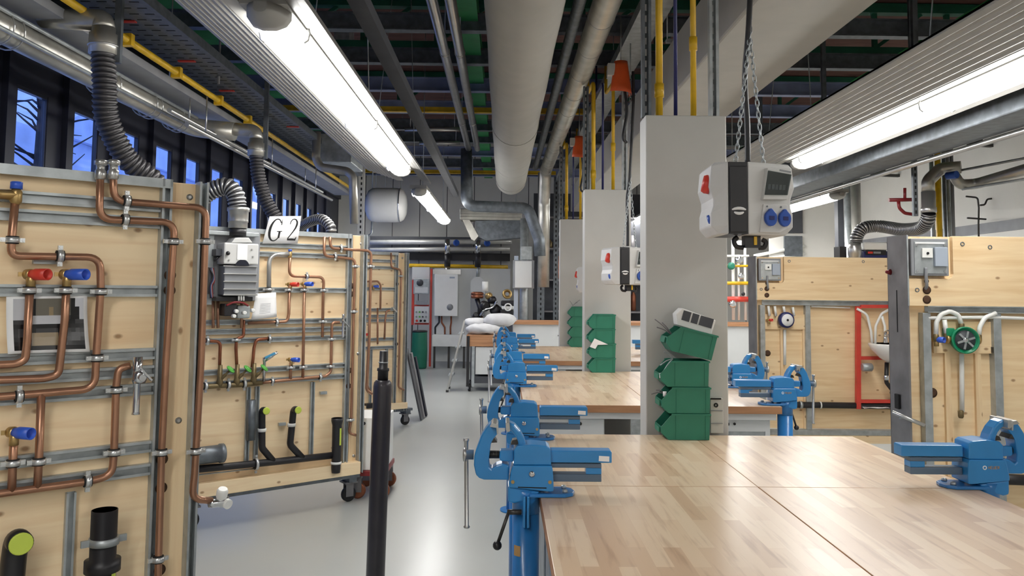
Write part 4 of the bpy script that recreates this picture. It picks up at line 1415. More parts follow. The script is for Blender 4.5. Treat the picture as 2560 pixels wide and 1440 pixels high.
# drain pipes
o = B.pipe([(478, 1174), (560, 1167), (700, 1153), (842, 1137)], 0.024, 0.06, mt=BLACK, name='drain_pipe', n=16, clamps=((640, 1160, 'h'),))
for cx, cy, pts, cl in ((671, 1026, [(683, 1153), (655, 1120), (655, 1024)], (655, 1075)), (752, 1024, [(757, 1146), (725, 1112), (734, 1022)], (729, 1062))):
    P = [B.pt(*q, 0.06) for q in pts]
    P.append(P[-1] + Vector((0, -0.075, 0)))
    m = MB()
    m.tube(rounded(P, 0.05, 7), 0.023, 16)
    d = m.build('drain_riser', BLACK, B.t)
    m = MB().lathe([(0.0245, 0), (0.0245, 0.004), (0.02, 0.006)], P[-1] + Vector((0, -0.0005, 0)), (0, -1, 0), 18)
    m.build('lime_plug', LIME, d)
    q = B.pt(*cl, 0.06)
    m = MB().lathe([(0.024, -0.011), (0.028, -0.011), (0.028, 0.011), (0.024, 0.011)], q, (0, 0, 1), 16)
    m.cyl(q, (q.x, 0, q.z), 0.007, n=8)
    m.build('pipe_clamp', WHITE, d)
p = B.pt(843, 1045, 0.075)
q = B.pt(847, 1170, 0.075)
m = MB()
L = p.z - q.z
m.lathe([(0.037, 0.0), (0.042, 0.0), (0.042, -0.02), (0.034, -0.05), (0.033, -L), (0.030, -L - 0.03)], p, (0, 0, 1), 20)
m.lathe([(0.037, 0.0), (0.034, -0.04), (0.0, -0.041)], p, (0, 0, 1), 20)
d = m.build('drain_socket', BLACK, B.t)
m = MB().lathe([(0.034, -0.008), (0.039, -0.008), (0.039, 0.008), (0.034, 0.008)], (p.x, p.y, B.z(846, 1156, 0.075)), (0, 0, 1), 18)
m.build('pipe_clamp', WHITE, d)
m = MB().cbox((p.x + 0.012, p.y - 0.033, p.z - 0.13), (0.012, 0.004, 0.12))
m.build('label', LIME, d)
p, q = B.pt(500, 1142, 0.07), B.pt(560, 1132, 0.07)
m = MB()
m.lathe([(0.058, 0.0), (0.062, 0.004), (0.062, 0.03), (0.056, 0.034), (0.056, 0.2), (0.062, 0.204), (0.062, 0.225), (0.05, 0.23)], (q.x, q.y, q.z), (-1, 0, 0), 24)
m.build('duct_stub', GALVD, B.t)
m = MB().tube([B.pt(490, 1188, 0.04), B.pt(640, 1171, 0.04)], 0.005, 8)
m.build('threaded_rod', STEEL, B.t)
m = MB().tube([B.pt(629, 1000, 0.04), B.pt(627, 1100, 0.04)], 0.03, 12, rs=[0.03, 0.03])
m.build('junction_stub', GALVD, B.t)
for px, py in ((808, 982), (705, 1060)):
    m = MB().cbox(B.pt(px, py, 0.012), (0.05, 0.024, 0.02))
    m.build('clip_plate', GALV, B.t)
m = MB().bar(B.pt(491, 940, 0.02), B.pt(486, 1068, 0.02), 0.03, 0.03, up=(0, 1, 0))
m.build('blue_strip', BLUECAP, B.t)
# kick beam
za, zb = B.z(680, 1232, 0.06), B.z(680, 1210, 0.06)
m = MB().box(ul, B.u(891, 1190), -0.062, -0.001, 0.215, 0.305)
m.build('kick_beam', SPRUCE, B.t, bevel=0.004)
undercarriage(B, ul, B.u(895, 1190), 0.214, (ul + 0.2, B.u(483, 1262), B.u(895, 1190) - 0.05))

# sign reading G 2
t = B.sub('lettered_sign', 'white paper sign with large black letter and digit above second training wall', 'sign', 705, 609, 0.05)
c4 = [B.pt(674, 541, 0.07), B.pt(753, 540, 0.05), B.pt(744, 609, 0.045), B.pt(656, 609, 0.045)]
m = MB()
def sg(a, b):
    return (c4[0] * (1 - a) + c4[1] * a) * (1 - b) + (c4[3] * (1 - a) + c4[2] * a) * b
m.sheet([[sg(i / 4, j / 3) for i in range(5)] for j in range(4)], 0.001, (0, 1, 0))
m.build('paper', PAPER, t)
def stroke(pts, ws, name):
    """broad-pen stroke on the sign face"""
    m = MB()
    n = len(pts)
    L, R_ = [], []
    for i in range(n):
        a = pts[max(i - 1, 0)]
        b = pts[min(i + 1, n - 1)]
        dx, dy = b[0] - a[0], (b[1] - a[1]) * 0.78
        l = math.hypot(dx, dy) or 1
        nx, ny = -dy / l, dx / l
        w = ws[i] / 2
        L.append((pts[i][0] + nx * w, pts[i][1] + ny * w / 0.78))
        R_.append((pts[i][0] - nx * w, pts[i][1] - ny * w / 0.78))
    for i in range(n - 1):
        m.put([sg(*q) + Vector((0, -0.0015, 0)) for q in (L[i], L[i + 1], R_[i + 1], R_[i])], [(0, 1, 2, 3)])
    return m
m = MB()
def addstroke(pts, ws):
    s_ = stroke(pts, ws, '')
    m.put(s_.v, s_.f)
arc = [(0.28 + 0.17 * math.cos(math.radians(a)), 0.50 + 0.40 * math.sin(math.radians(a))) for a in range(-40, -321, -14)]
addstroke(arc, [0.03 + 0.045 * max(0, -math.cos(math.radians(a))) ** 1.5 for a in range(-40, -321, -14)])
addstroke([(0.43, 0.10), (0.43, 0.32)], [0.012, 0.03])
addstroke([(0.41, 0.80), (0.41, 0.56)], [0.055, 0.055])
addstroke([(0.33, 0.555), (0.48, 0.555)], [0.022, 0.022])
two = [(0.69, 0.30), (0.70, 0.20), (0.74, 0.13), (0.80, 0.11), (0.86, 0.14), (0.90, 0.22), (0.90, 0.32), (0.87, 0.44), (0.81, 0.57), (0.74, 0.70), (0.68, 0.82)]
m.build('lettering', INK, t)
m = MB()
addstroke(two, [0.02, 0.03, 0.03, 0.03, 0.04, 0.055, 0.06, 0.05, 0.035, 0.03, 0.03])
addstroke([(0.67, 0.85), (0.80, 0.85), (0.90, 0.86), (0.93, 0.76)], [0.05, 0.06, 0.06, 0.012])
m.build('lettering', INK, t)
B.back()

# opened boiler on the second wall
t = B.sub('boiler', 'opened wall boiler with grey ribbed casing on the second training wall', 'boiler', 590, 800, 0.05)
def bx(name, px0, py0, px1, py1, v0, v1, mt, bev=0.003, par=None):
    a, b = B.pt(px0, py0, v1), B.pt(px1, py1, v1)
    m = MB().box(min(a.x, b.x), max(a.x, b.x), -v1 - B.off.y, -v0 - B.off.y, min(a.z, b.z), max(a.z, b.z))
    return m.build(name, mt, par or t, bevel=bev)
bx('back_plate', 521, 574, 646, 752, 0.02, 0.045, MGREY)
bx('side_frame', 521, 576, 530, 762, 0.046, 0.07, GALV)
bx('top_plate', 521, 576, 648, 592, 0.046, 0.12, GALV)
hd = bx('hood', 561, 606, 646, 662, 0.046, 0.19, BOXGREY, 0.008)
a = [B.pt(x, y, 0.19) for x, y in ((578, 607), (632, 607), (622, 594), (588, 594))]
m = MB().prism([(q.x, q.z) for q in a], (0, -0.19 - B.off.y, 0), (1, 0, 0), (0, 0, 1), (0, 0.12, 0))
m.build('hood_top', BOXGREY, t, bevel=0.004)
bx('data_label', 594, 611, 618, 650, 0.191, 0.193, PAPER, 0, hd)
p = B.pt(606, 664, 0.1925)
m = MB().prism([(0.045 * math.cos(math.radians(a)), 0.04 * math.sin(math.radians(a))) for a in range(0, 181, 15)], p, (1, 0, 0), (0, 0, 1), (0, 0.004, 0))
m.build('flue_opening', BARK, hd)
for px, py in ((570, 634), (629, 624), (632, 642), (572, 650)):
    m = MB().lathe([(0.006, 0), (0.006, 0.006)], B.pt(px, py, 0.19), (0, -1, 0), 10)
    m.build('screw', STEEL, hd)
ex = bx('heat_exchanger', 562, 664, 640, 738, 0.046, 0.17, MGREY, 0.005)
for y in (666, 685, 704, 723, 737):
    bx('rib', 559, y - 2, 644, y + 2, 0.1705, 0.185, STEEL, 0.001, ex)
bx('valve_block', 540, 622, 560, 640, 0.06, 0.15, DGREY)
m = MB().tube([B.pt(548, 640, 0.13), B.pt(536, 652, 0.13)], 0.008, 8)
m.build('lever', BLACK, t)
m = MB().ball(B.pt(570, 633, 0.21), 0.014)
m.build('thermostat', BLACK, t)
bx('wiring_box', 523, 668, 536, 735, 0.071, 0.11, DGREY)
for i in range(4):
    m = MB().tube(spline([B.pt(524 + i * 3, 670, 0.115), B.pt(533 + i, 690 + 4 * i, 0.13), B.pt(524 + 2 * i, 715, 0.12), B.pt(526 + 2 * i, 745, 0.115)], 6), 0.004, 6)
    m.build('wire', [BLACK, PIPEBLUE, MGREY, DRED][i], t)
bx('burner', 540, 742, 632, 753, 0.046, 0.15, BLACK)
for x in (597, 603, 609):
    m = MB().cyl(B.pt(x, 752, 0.17), B.pt(x, 736, 0.17), 0.006, n=8)
    m.build('electrode', WHITE, t)
bx('gas_valve', 562, 760, 592, 790, 0.06, 0.16, BLACK, 0.006)
bx('pump', 594, 764, 626, 796, 0.05, 0.13, GALV, 0.012)
for x, y in ((588, 778), (582, 790), (608, 782), (629, 776)):
    m = MB().lathe([(0.013, 0), (0.013, 0.03), (0.009, 0.034)], B.pt(x, y, 0.16), (0, -1, 0), 12)
    m.build('knob', WHITE, t)
m = MB().tube(spline([B.pt(620, 764, 0.15), B.pt(606, 757, 0.17), B.pt(585, 756, 0.17), B.pt(566, 764, 0.16)], 6), 0.007, 8)
m.build('hose', DRED, t)
for x in (533, 545, 604):
    m = MB().tube([B.pt(x, 752, 0.07), B.pt(x, 820, 0.07)], 0.010, 8)
    m.build('connection_pipe', COPPER, t)
f = B.pt(594, 588, 0.12)
m = MB().lathe([(0.055, -0.005), (0.055, 0.045)], f, (0, 0, 1), 20)
m.build('flue_collar', BLACK, t)
ft = B.z(594, 518, 0.12) - f.z
m = MB().lathe([(0.060, 0.0455), (0.062, 0.05), (0.062, 0.085), (0.066, 0.087), (0.066, 0.095), (0.066, ft - 0.03), (0.072, ft - 0.028), (0.072, ft - 0.006), (0.064, ft)], f, (0, 0, 1), 24)
m.build('flue_pipe', STEEL, t)
B.back()
f = B.pt(594, 518, 0.12)
fw = B.O + B.d * f.x - B.n * f.y + Vector((0, 0, f.z))
yy = fw.y
path = [fw + Vector((0, 0, 0.002)), fw + Vector((-0.02, 0, 0.09)), at(566, 466, yy), at(532, 476, yy), at(498, 500, yy), at(460, 545, yy)]
t = thing('exhaust_hose', 'silver-ribbed hose arching from the boiler flue behind the nearest training wall', 'hose', fw, 0, 'flexible exhaust hoses')
hose_mb(spline(path, 12), 0.062, 0.026, 0.16).build('corrugated_hose', [HOSEBLK, HOSEWIRE], t, world=True)
# second arching hose behind the sign
q0 = at(828, 592, 6.15)
path = [q0, at(826, 568, 6.15), at(806, 549, 6.2), at(780, 552, 6.3), at(752, 568, 6.45), at(728, 592, 6.6)]
t = thing('exhaust_hose', 'silver-ribbed hose arching to the right of the lettered sign', 'hose', q0, 0, 'flexible exhaust hoses')
hose_mb(spline(path, 12), 0.042, 0.024, 0.16).build('corrugated_hose', [HOSEBLK, HOSEWIRE], t, world=True)
m = MB().lathe([(0.046, 0.0), (0.046, -0.10)], q0, (0, 0, 1), 18)
m.build('connector', CHROME, t, world=True)
# instruction sheet
t = B.sub('instruction_sheet', 'white instruction sheet hung beside the opened boiler', 'paper', 665, 800, 0.075)
c4 = [B.pt(640, 734, 0.13), B.pt(690, 731, 0.09), B.pt(692, 792, 0.10), B.pt(628, 799, 0.13)]
m = MB()
m.sheet([[sg(i / 6, j / 5) + Vector((0, -0.018 * math.sin(PI * i / 6), 0)) for i in range(7)] for j in range(6)], 0.0008, (0, 1, 0))
m.build('paper', PAPER, t)
m = MB()
for j in range(7):
    m.put([sg(a, 0.42 + 0.06 * j + b) + Vector((0, -0.0015 - 0.018 * math.sin(PI * a), 0)) for a, b in ((0.25, 0), (0.45, 0), (0.7, 0), (0.7, 0.012), (0.45, 0.012), (0.25, 0.012))], [(0, 1, 4, 5), (1, 2, 3, 4)])
m.build('printed_lines', MGREY, t)
B.back()

# ------------------------------------------------ third wall
D = Wall(-1.105, 9.36, 38.0, 'training_wall', 'third wooden training wall, farthest along the aisle', 'training wall', GW_)
ZD = D.z(990, 632)
uv1, uv2 = D.u(989, 660), D.u(1014, 660)
ul = -1.7
wall_shell(D, ZD, 0.2, uv1 - 0.01, D.u(996, 650), D.u(1011, 650), uv1, uv2, ul, screws=((1006, 645),), holes=((993, 710), (991, 860)))
for px, py in ((950, 652), (950, 669), (950, 722), (950, 774), (950, 790), (950, 801), (950, 848), (950, 869)):
    D.hrail(px, py, ul, uv1 - 0.019, 0.034)
for px in (926, 965):
    D.vrail(D.u(px, 900), 0.2, D.z(px, 872), 0.03, 0.02)
D.pipe([(927, 632), (923, 800), (918, 965), (930, 985)], 0.011, clamps=((926, 669, 'v'),))
D.pipe([(918, 704), (945, 703), (952, 712), (951, 774)], 0.011)
D.pipe([(978, 632), (978, 668), (1003, 675), (1000, 800), (996, 968), (1010, 975)], 0.011, clamps=((1002, 690, 'v'),))
D.pipe([(975, 776), (966, 778), (963, 800), (961, 848)], 0.011)
D.pipe([(944, 770), (944, 860)], 0.011)
D.cap(934, 716, 0.055, 0.06, 0.015, BLUECAP, 'blue_sleeve')
D.cap(913, 836, 0.055, 0.06, 0.015, RED, 'red_sleeve')
m = MB().bar(D.pt(980, 768, 0.06), D.pt(992, 780, 0.06), 0.02, 0.012)
m.build('tap_lever', CHROME, D.t)
m = MB().box(D.u(910, 960), D.u(930, 965), -0.08, -0.02, 0.25, 0.30)
m.build('drain_pipe', BLACK, D.t)
m = MB().box(ul, D.u(1012, 1030), -0.06, -0.001, 0.205, 0.275)
m.build('kick_beam', SPRUCE, D.t, bevel=0.004)
undercarriage(D, ul, D.u(1028, 1030), 0.2, (ul + 0.2, D.u(1018, 1060)))
for i, lab in enumerate(('nearest of the dark planks leaning at the third wall end', 'middle dark plank leaning at the third wall end', 'last dark plank leaning at the third wall end')):
    x = -1.06 + 0.035 * i
    m = MB().bar((x + 0.10 - 0.02 * i, 9.75 + 0.15 * i, 0.01), (x - 0.09, 9.75 + 0.15 * i, 0.85 - 0.06 * i), 0.13, 0.02, up=(1, 0, 0))
    tag(m.build('leaning_plank', [DGREY, STEELP, BARK][i]), lab, 'plank', 'leaning planks')
# white cabinet on a red dolly behind the second wall end
t = thing('dolly_cabinet', 'white cabinet on a red dolly at the second training wall end', 'cabinet', (-0.985, 6.30, 0))
MB().box(-0.12, 0.115, -0.17, 0.25, 0.212, 0.60).build('carcass', WHITE, t, bevel=0.004)
m = MB().lathe([(0.012, 0), (0.012, 0.012)], (-0.05, -0.1705, 0.56), (0, -1, 0), 12)
m.build('lock', BLACK, t)
MB().box(-0.13, 0.125, -0.2, 0.28, 0.175, 0.211).build('dolly', DRED, t, bevel=0.003)
for x in (-0.09, 0.09):
    for y in (-0.15, 0.22):
        m = MB()
        m.box(x - 0.03, x + 0.03, y - 0.03, y + 0.03, 0.150, 0.1745)
        for q in (-1, 1):
            m.box(x - 0.03, x + 0.03, y + q * 0.022 - 0.002, y + q * 0.022 + 0.002, 0.05, 0.150)
        c = m.build('caster', STEELP, t)
        m = MB().lathe([(0.05, -0.016), (0.06, -0.012), (0.06, 0.012), (0.05, 0.016)], (x, y, 0.0605), (0, 1, 0), 20)
        m.build('wheel', COPPERD, c)

# black cylindrical stand in the aisle
t = thing('black_cylinder', 'slim black cylinder with narrow neck standing in the aisle', 'cylinder', atz(938, 1500, 0.0) * 1.0)
b = atz(936, 1505, 0.0)
t.location = b
ROOTM[t.name] = Matrix.Translation(b)
top = at(957, 950, b.y) - b
ax = top
L = top.length
m = MB()
r = 0.0475
m.lathe([(r * 0.95, 0.0), (r, 0.01), (r, L - 0.03), (r * 0.93, L - 0.012), (r * 0.75, L - 0.002), (0.034, L)], (0, 0, 0), ax, 28)
m.build('tube', TUBEBLK, t)
n_ = at(962, 878, b.y) - b
Ln = n_.length
m = MB()
m.lathe([(0.027, L), (0.027, L + 0.045), (0.031, L + 0.047), (0.031, L + 0.06), (0.022, L + 0.062), (0.0215, Ln), (0.018, Ln + 0.002)], (0, 0, 0), ax, 20)
m.build('neck', BLACK, t)
m = MB().torus(ax.normalized() * (L + 0.09), ax, 0.023, 0.003, 18, 6)
m.build('clamp_ring', GALV, t)
# ================================================================ right-hand training walls
GR_ = 'steel-framed training walls'
def right_wall(oxpx, oypx, Y, label, ex, upper, rail_y, stud_px, box, holes, rings, lower_v=-0.07):
    ox = at(oxpx, oypx, Y).x
    W = Wall(ox, Y, 0.0, 'framed_training_wall', label, 'training wall', GR_)
    zt = W.z(oxpx + 60, upper[0])
    zb = W.z(oxpx + 60, upper[1])
    x1 = ex - ox
    bx1, bz0 = W.u(box[2] + 4, box[1]) + 0.01, W.z(box[0], box[3] + 3) - 0.008
    # upper board with its cut-out for the socket box
    m = MB()
    r = 0.03
    poly = [(0.008, zb), (x1, zb), (x1, zt), (bx1, zt), (bx1, bz0 + r), (bx1 - r * 0.3, bz0 + r * 0.3), (bx1 - r, bz0), (0.008, bz0)]
    m.prism(poly, (0, 0, 0), (1, 0, 0), (0, 0, 1), (0, 0.03, 0))
    m.build('upper_board', BOARDR, W.t, bevel=0.002)
    m = MB().box(0.008, x1, 0.033, 0.05, bz0 - 0.05, zt - 0.002)
    m.build('backing_board', BARK if False else POST, W.t)
    # folded steel end post
    m = MB()
    m.box(-0.004, 0.0, 0.0, 0.24, 0.05, zt + 0.006)
    m.box(-0.004, 0.007, -0.004, 0.0, 0.05, zt + 0.006)
    m.box(-0.004, 0.03, 0.236, 0.24, 0.05, zt + 0.006)
    m.build('end_post', STEELP, W.t)
    m = MB().box(-0.002, 0.0065, -0.010, -0.0042, zb, zt + 0.004)
    m.build('edge_strip', GALV, W.t)
    # rails and studs
    za, zc = W.z(oxpx + 80, rail_y[0]), W.z(oxpx + 80, rail_y[1])
    m = MB()
    m.prism([(0.0, zc), (0.0, za), (-0.045, za), (-0.045, za - 0.006), (-0.006, za - 0.006), (-0.006, zc + 0.006), (-0.045, zc + 0.006), (-0.045, zc)], (W.u(stud_px[0], 800), 0.041, 0), (0, 1, 0), (0, 0, 1), (x1 - W.u(stud_px[0], 800), 0, 0))
    m.build('cross_rail', GALV, W.t)
    m = MB().box(0.008, x1, 0.056, 0.076, 0.25, zc + 0.05)
    m.build('lower_board', BOARDR, W.t)
    for px in stud_px:
        a = W.u(px, 900)
        m = MB().box(a - 0.024, a + 0.024, 0.001, 0.0555, 0.246, zc - 0.001)
        m.build('stud', GALV, W.t, bevel=0.002)
    m = MB().box(0.0, x1, 0.0, 0.12, 0.195, 0.245)
    m.build('foot_rail', GALV, W.t)
    m = MB().box(0.0, x1, -0.012, 0.10, 0.12, 0.193)
    m.build('kick_beam', SPRUCE, W.t)
    for u in (0.1, x1 - 0.1):
        caster(W, u, STEELP, 0.05, 0.119)
    # socket box
    a, b = W.pt(box[0], box[1], 0.02), W.pt(box[2], box[3], 0.02)
    w_, h_ = b.x - a.x, a.z - b.z
    m = MB()
    m.box(a.x, b.x, -0.02, 0.0325, b.z, a.z)
    sb = m.build('socket_box', MGREY, W.t, bevel=0.004)
    m = MB().box(a.x + 0.08 * w_, b.x - 0.06 * w_, -0.024, -0.0205, b.z + 0.06 * h_, a.z - 0.08 * h_)
    m.build('inner_plate', LID if False else GALV, sb)
    m = MB().box(a.x + 0.26 * w_, a.x + 0.54 * w_, -0.038, -0.0245, b.z + 0.48 * h_, b.z + 0.74 * h_)
    m.build('switch', WHITE, sb, bevel=0.002)
    m = MB().lathe([(0.008, 0), (0.008, 0.004)], (a.x + 0.40 * w_, -0.0385, b.z + 0.60 * h_), (0, -1, 0), 10)
    m.build('switch_knob', INK, sb)
    m = MB().box(a.x + 0.58 * w_, b.x - 0.08 * w_, -0.046, -0.0245, b.z + 0.25 * h_, b.z + 0.76 * h_)
    m.build('socket_lid', LID, sb, bevel=0.003)
    m = MB().box(a.x + 0.10 * w_, b.x - 0.12 * w_, -0.028, -0.0245, b.z + 0.86 * h_, b.z + 0.90 * h_)
    m.build('trim_strip', PAPER, sb)
    for qx in (0.14, 0.88):
        for qz in (0.12, 0.82):
            m = MB().lathe([(0.008, 0), (0.007, 0.005)], (a.x + qx * w_, -0.0245, b.z + qz * h_), (0, -1, 0), 10)
            m.build('screw', CHROME, sb)
    p = Vector((a.x + 0.36 * w_, -0.03, b.z + 0.22 * h_))
    m = MB().tube(spline([p, p + Vector((0, 0, -0.06)), p + Vector((0.008, 0.01, -0.11)), p + Vector((0.012, 0.036, -0.13))], 6), 0.010, 8)
    m.build('cable', MGREY, sb)
    for px, py, r in holes:
        q = W.pt(px, py, 0.001 if r < 0.026 else -0.055)
        m = MB().lathe([(r, 0.0), (r * 1.08, 0.0012), (r * 0.5, 0.0013), (0.0, 0.0013)], q, (0, -1, 0), 18)
        m.build('drilled_hole', HOLE, W.t)
    for px, py in rings:
        q = W.pt(px, py, 0.001)
        m = MB().torus(q, (0, -1, 0), 0.011, 0.003, 16, 6)
        m.build('eyelet', GALVD, W.t)
    return W

E_ = right_wall(2268, 700, 4.85, 'near framed training wall with green water pump, at right picture edge', 4.05, (590, 765), (765, 782), (2320, 2497), (2277, 596, 2373, 690),
                ((2316, 703, 0.014), (2317, 725, 0.024), (2317, 749, 0.024), (2331, 982, 0.028)), ((2406, 610), (2293, 725), (2475, 618)))
F_ = right_wall(1891, 800, 7.85, 'far framed training wall with washbasin on a red frame', 4.05, (642, 750), (750, 763), (1908, 2022), (1897, 646, 1953, 702),
                ((1917, 708, 0.014), (1917, 722, 0.022), (1917, 738, 0.022), (1919, 883, 0.028)), ((1973, 653), (1903, 723), (2158, 654)))
def wpipe(W, pts, v, r=0.0125, mt=None, name='white_pipe', bend=0.05):
    m = MB().tube(rounded([W.pt(*q, v) for q in pts], bend), r, 10)
    return m.build(name, mt or WHITE, W.t)
# --- near wall fittings
W = E_
V = -0.03
m = MB()
a, b = W.pt(2333, 803, V), W.pt(2486, 884, V)
m.box(a.x, b.x, 0.03, 0.045, b.z, a.z)
m.build('mounting_board', BOARDR, W.t)
for px in (2372, 2448):
    x = W.u(px, 950, V)
    m = MB().box(x - 0.018, x + 0.018, 0.035, 0.0555, 0.25, a.z - 0.02)
    m.build('batten', POST, W.t)
for z in (820, 875):
    m = MB().cbox(W.pt(2486, z, V + 0.01), (0.03, 0.02, 0.035))
    m.build('bracket', DSTEEL, W.t)
wpipe(W, [(2320, 795), (2480, 793), (2560, 796), (2950, 804)], V + 0.02, 0.011)
wpipe(W, [(2340, 840), (2341, 806), (2352, 786), (2374, 778), (2396, 787), (2404, 812)], 0.0, 0.0135, bend=0.04)
wpipe(W, [(2447, 842), (2449, 818), (2462, 794), (2490, 783)], 0.0, 0.0135, bend=0.06)
wpipe(W, [(2361, 800), (2366, 838)], 0.0, 0.0135)
wpipe(W, [(2404, 884), (2405, 1030)], V, 0.014)
for (px, py) in ((2340, 845), (2366, 843), (2404, 818), (2447, 846), (2402, 1036)):
    q = W.pt(px, py, 0.0)
    m = MB().lathe([(0.011, 0.025), (0.017, 0.02), (0.017, -0.012), (0.012, -0.022)], q, (0, 0, 1), 8)
    m.build('brass_fitting', BRASSD, W.t)
W.cap(2341, 849, 0.0, 0.05, 0.018, BLUECAP, 'blue_sleeve')
c = W.pt(2409, 850, 0.02)
m = MB()
m.lathe([(0.05, -0.05), (0.066, -0.04), (0.072, 0.0), (0.080, 0.006), (0.081, 0.03), (0.074, 0.034), (0.072, 0.02), (0.0, 0.018)], c, (-0.10, -1, 0.0), 30)
pm = m.build('pump', PUMPGREEN, W.t)
m = MB()
m.lathe([(0.060, 0.0185), (0.060, 0.022), (0.0, 0.024)], c, (-0.10, -1, 0.0), 24)
m.build('pump_face', DGREY, pm)
for a in range(6):
    t_ = a * PI / 3 + 0.3
    m = MB().bar(c + Vector((0.012 * math.cos(t_), -0.028, 0.012 * math.sin(t_))), c + Vector((0.055 * math.cos(t_), -0.028, 0.055 * math.sin(t_))), 0.012, 0.006, up=(0, 1, 0))
    m.build('vane', GALV, pm)
m = MB().lathe([(0.016, 0.024), (0.016, 0.034), (0.008, 0.036)], c, (-0.10, -1, 0.0), 14)
m.build('hub', CHROME, pm)
for sx in (-1, 1):
    m = MB().lathe([(0.02, 0.06), (0.02, 0.085), (0.026, 0.087), (0.026, 0.10)], c, (sx, 0.1, 0.02 * -sx), 8)
    m.build('union_nut', BRASS, pm)
m = MB().cbox(c + Vector((-0.075, 0.03, 0.045)), (0.05, 0.06, 0.05))
m.build('terminal_box', PUMPGREEN, pm, bevel=0.006)
wpipe(W, [(2466, 1196), (2560, 1200), (2950, 1212)], 0.01, 0.032, BLACK, 'drain_pipe')
m = MB()
p = W.pt(2466, 1196, 0.01)
m.lathe([(0.034, -0.05), (0.036, -0.03), (0.036, 0.0), (0.041, 0.002), (0.041, 0.02), (0.034, 0.024)], p, (1, 0, 0), 20)
m.build('drain_coupling', CHROME, W.t)
# fittings on the steel end post
x = -0.0045
p0 = at(2250, 1005, 4.95) - W.O
m = MB().cbox((x - 0.008, 0.13, p0.z), (0.016, 0.05, 0.09))
m.build('latch', INK, W.t, bevel=0.004)
q = at(2245, 778, 4.95) - W.O
m = MB().box(x - 0.002, x, 0.12, 0.128, q.z - 0.13, q.z + 0.13)
m.build('slot', INK, W.t)
z = (at(2258, 1056, 4.85) - W.O).z
m = MB().tube([(-0.03, 0.10, z + 0.03), (-0.09, 0.04, z + 0.055), (0.06, -0.05, z - 0.01)][1:], 0.012, 10)
m.cyl((-0.0045, 0.05, z + 0.02), (-0.05, 0.03, z + 0.02), 0.006, n=8)
m.build('coat_hook', STEEL, W.t)
m = MB().lathe([(0.02, 0), (0.008, 0.03), (0.0, 0.032)], (x, 0.2, (at(2218, 680, 5.05) - W.O).z), (-1, 0, 0), 10)
m.build('peg', DRED, W.t)
# --- far wall fittings
W = F_
m = MB()
a, b = W.pt(1908, 785, V), W.pt(2016, 824, V)
m.box(a.x, b.x, 0.03, 0.045, b.z, a.z)
m.build('mounting_board', BOARDR, W.t)
for px in (1956, 2012):
    x = W.u(px, 950, V)
    m = MB().box(x - 0.012, x + 0.012, 0.035, 0.0555, 0.25, a.z - 0.02)
    m.build('batten', POST, W.t)
for px, y0, y1 in ((1924, 765, 790), (1940, 765, 790), (1962, 766, 784), (1985, 768, 790)):
    wpipe(W, [(px - 3, y0), (px, y1)], 0.0, 0.012)
wpipe(W, [(1962, 824), (1962, 912)], V, 0.014)
wpipe(W, [(2028, 766), (2080, 768), (2125, 770)], -0.02, 0.008)
W.cap(1923, 800, 0.0, 0.04, 0.014, RED, 'red_sleeve')
c = W.pt(1966, 800, 0.02)
m = MB().lathe([(0.06, -0.04), (0.076, -0.03), (0.078, 0.01), (0.07, 0.02), (0.0, 0.02)], c, (0.1, -1, 0), 26)
pm = m.build('pump', PIPEBLUE, W.t)
m = MB().lathe([(0.06, 0.021), (0.058, 0.027), (0.0, 0.028)], c, (0.1, -1, 0), 24)
m.build('pump_dial', PAPER, pm)
m = MB().lathe([(0.012, 0.0285), (0.010, 0.036)], c, (0.1, -1, 0), 12)
m.build('hub', BLACK, pm)
wpipe(W, [(1972, 1000), (1990, 1012), (2080, 1013), (2330, 1017)], 0.0, 0.03, BLACK, 'drain_pipe', 0.04)
m = MB().lathe([(0.031, -0.012), (0.036, -0.012), (0.036, 0.012), (0.031, 0.012)], W.pt(2002, 1012, 0.0), (1, 0, 0), 18)
m.build('drain_coupling', GALV, W.t)
m = MB().lathe([(0.031, -0.006), (0.034, -0.006), (0.034, 0.006), (0.031, 0.006)], W.pt(2051, 1013, 0.0), (1, 0, 0), 18)
m.build('pipe_clip', WHITE, W.t)
# red installation frame with the basin
def rbar(x0, y0, x1, y1, w, name='red_frame_bar'):
    m = MB().bar(W.pt(x0, y0, 0.012), W.pt(x1, y1, 0.012), w, w, up=(0, 1, 0))
    return m.build(name, REDPAINT, W.t)
rbar(2145, 766, 2145, 1022, 0.042)
rbar(2276, 766, 2276, 1022, 0.042)
for y in (766, 895, 1003):
    rbar(2151, y, 2270, y, 0.032)
for pts in ([(2143, 772), (2168, 786), (2178, 830), (2180, 862)], [(2188, 862), (2189, 815), (2204, 784), (2226, 772)], [(2205, 790), (2212, 815), (2213, 840)]):
    wpipe(W, pts, 0.045, 0.012, bend=0.08)
t = W.sub('washbasin', 'white washbasin hanging on the red frame of the far training wall', 'washbasin', 2210, 905, 0.035)
cz = W.z(2190, 862, 0.2)
m = MB()
rings = []
for k, (sx, sy, z) in enumerate(((0.06, 0.08, -0.17), (0.12, 0.15, -0.13), (0.20, 0.21, -0.05), (0.225, 0.225, -0.005), (0.225, 0.225, 0.01), (0.20, 0.20, 0.012), (0.18, 0.18, -0.02), (0.08, 0.08, -0.09))):
    ring = []
    for i in range(28):
        a_ = 2 * PI * i / 28
        x, y = sx * math.cos(a_), sy * math.sin(a_)
        ring.append((x + 0.03, min(y - 0.14, 0.02 - W.off.y * 0 - 0.02), cz + z))
    rings.append(ring)
m.loft(rings, smooth=True)
m.build('bowl', ENAMEL, t)
m = MB()
m.lathe([(0.022, 0), (0.018, 0.04), (0.016, 0.10)], (0.0, -0.04, cz + 0.012), (0, 0, 1), 14)
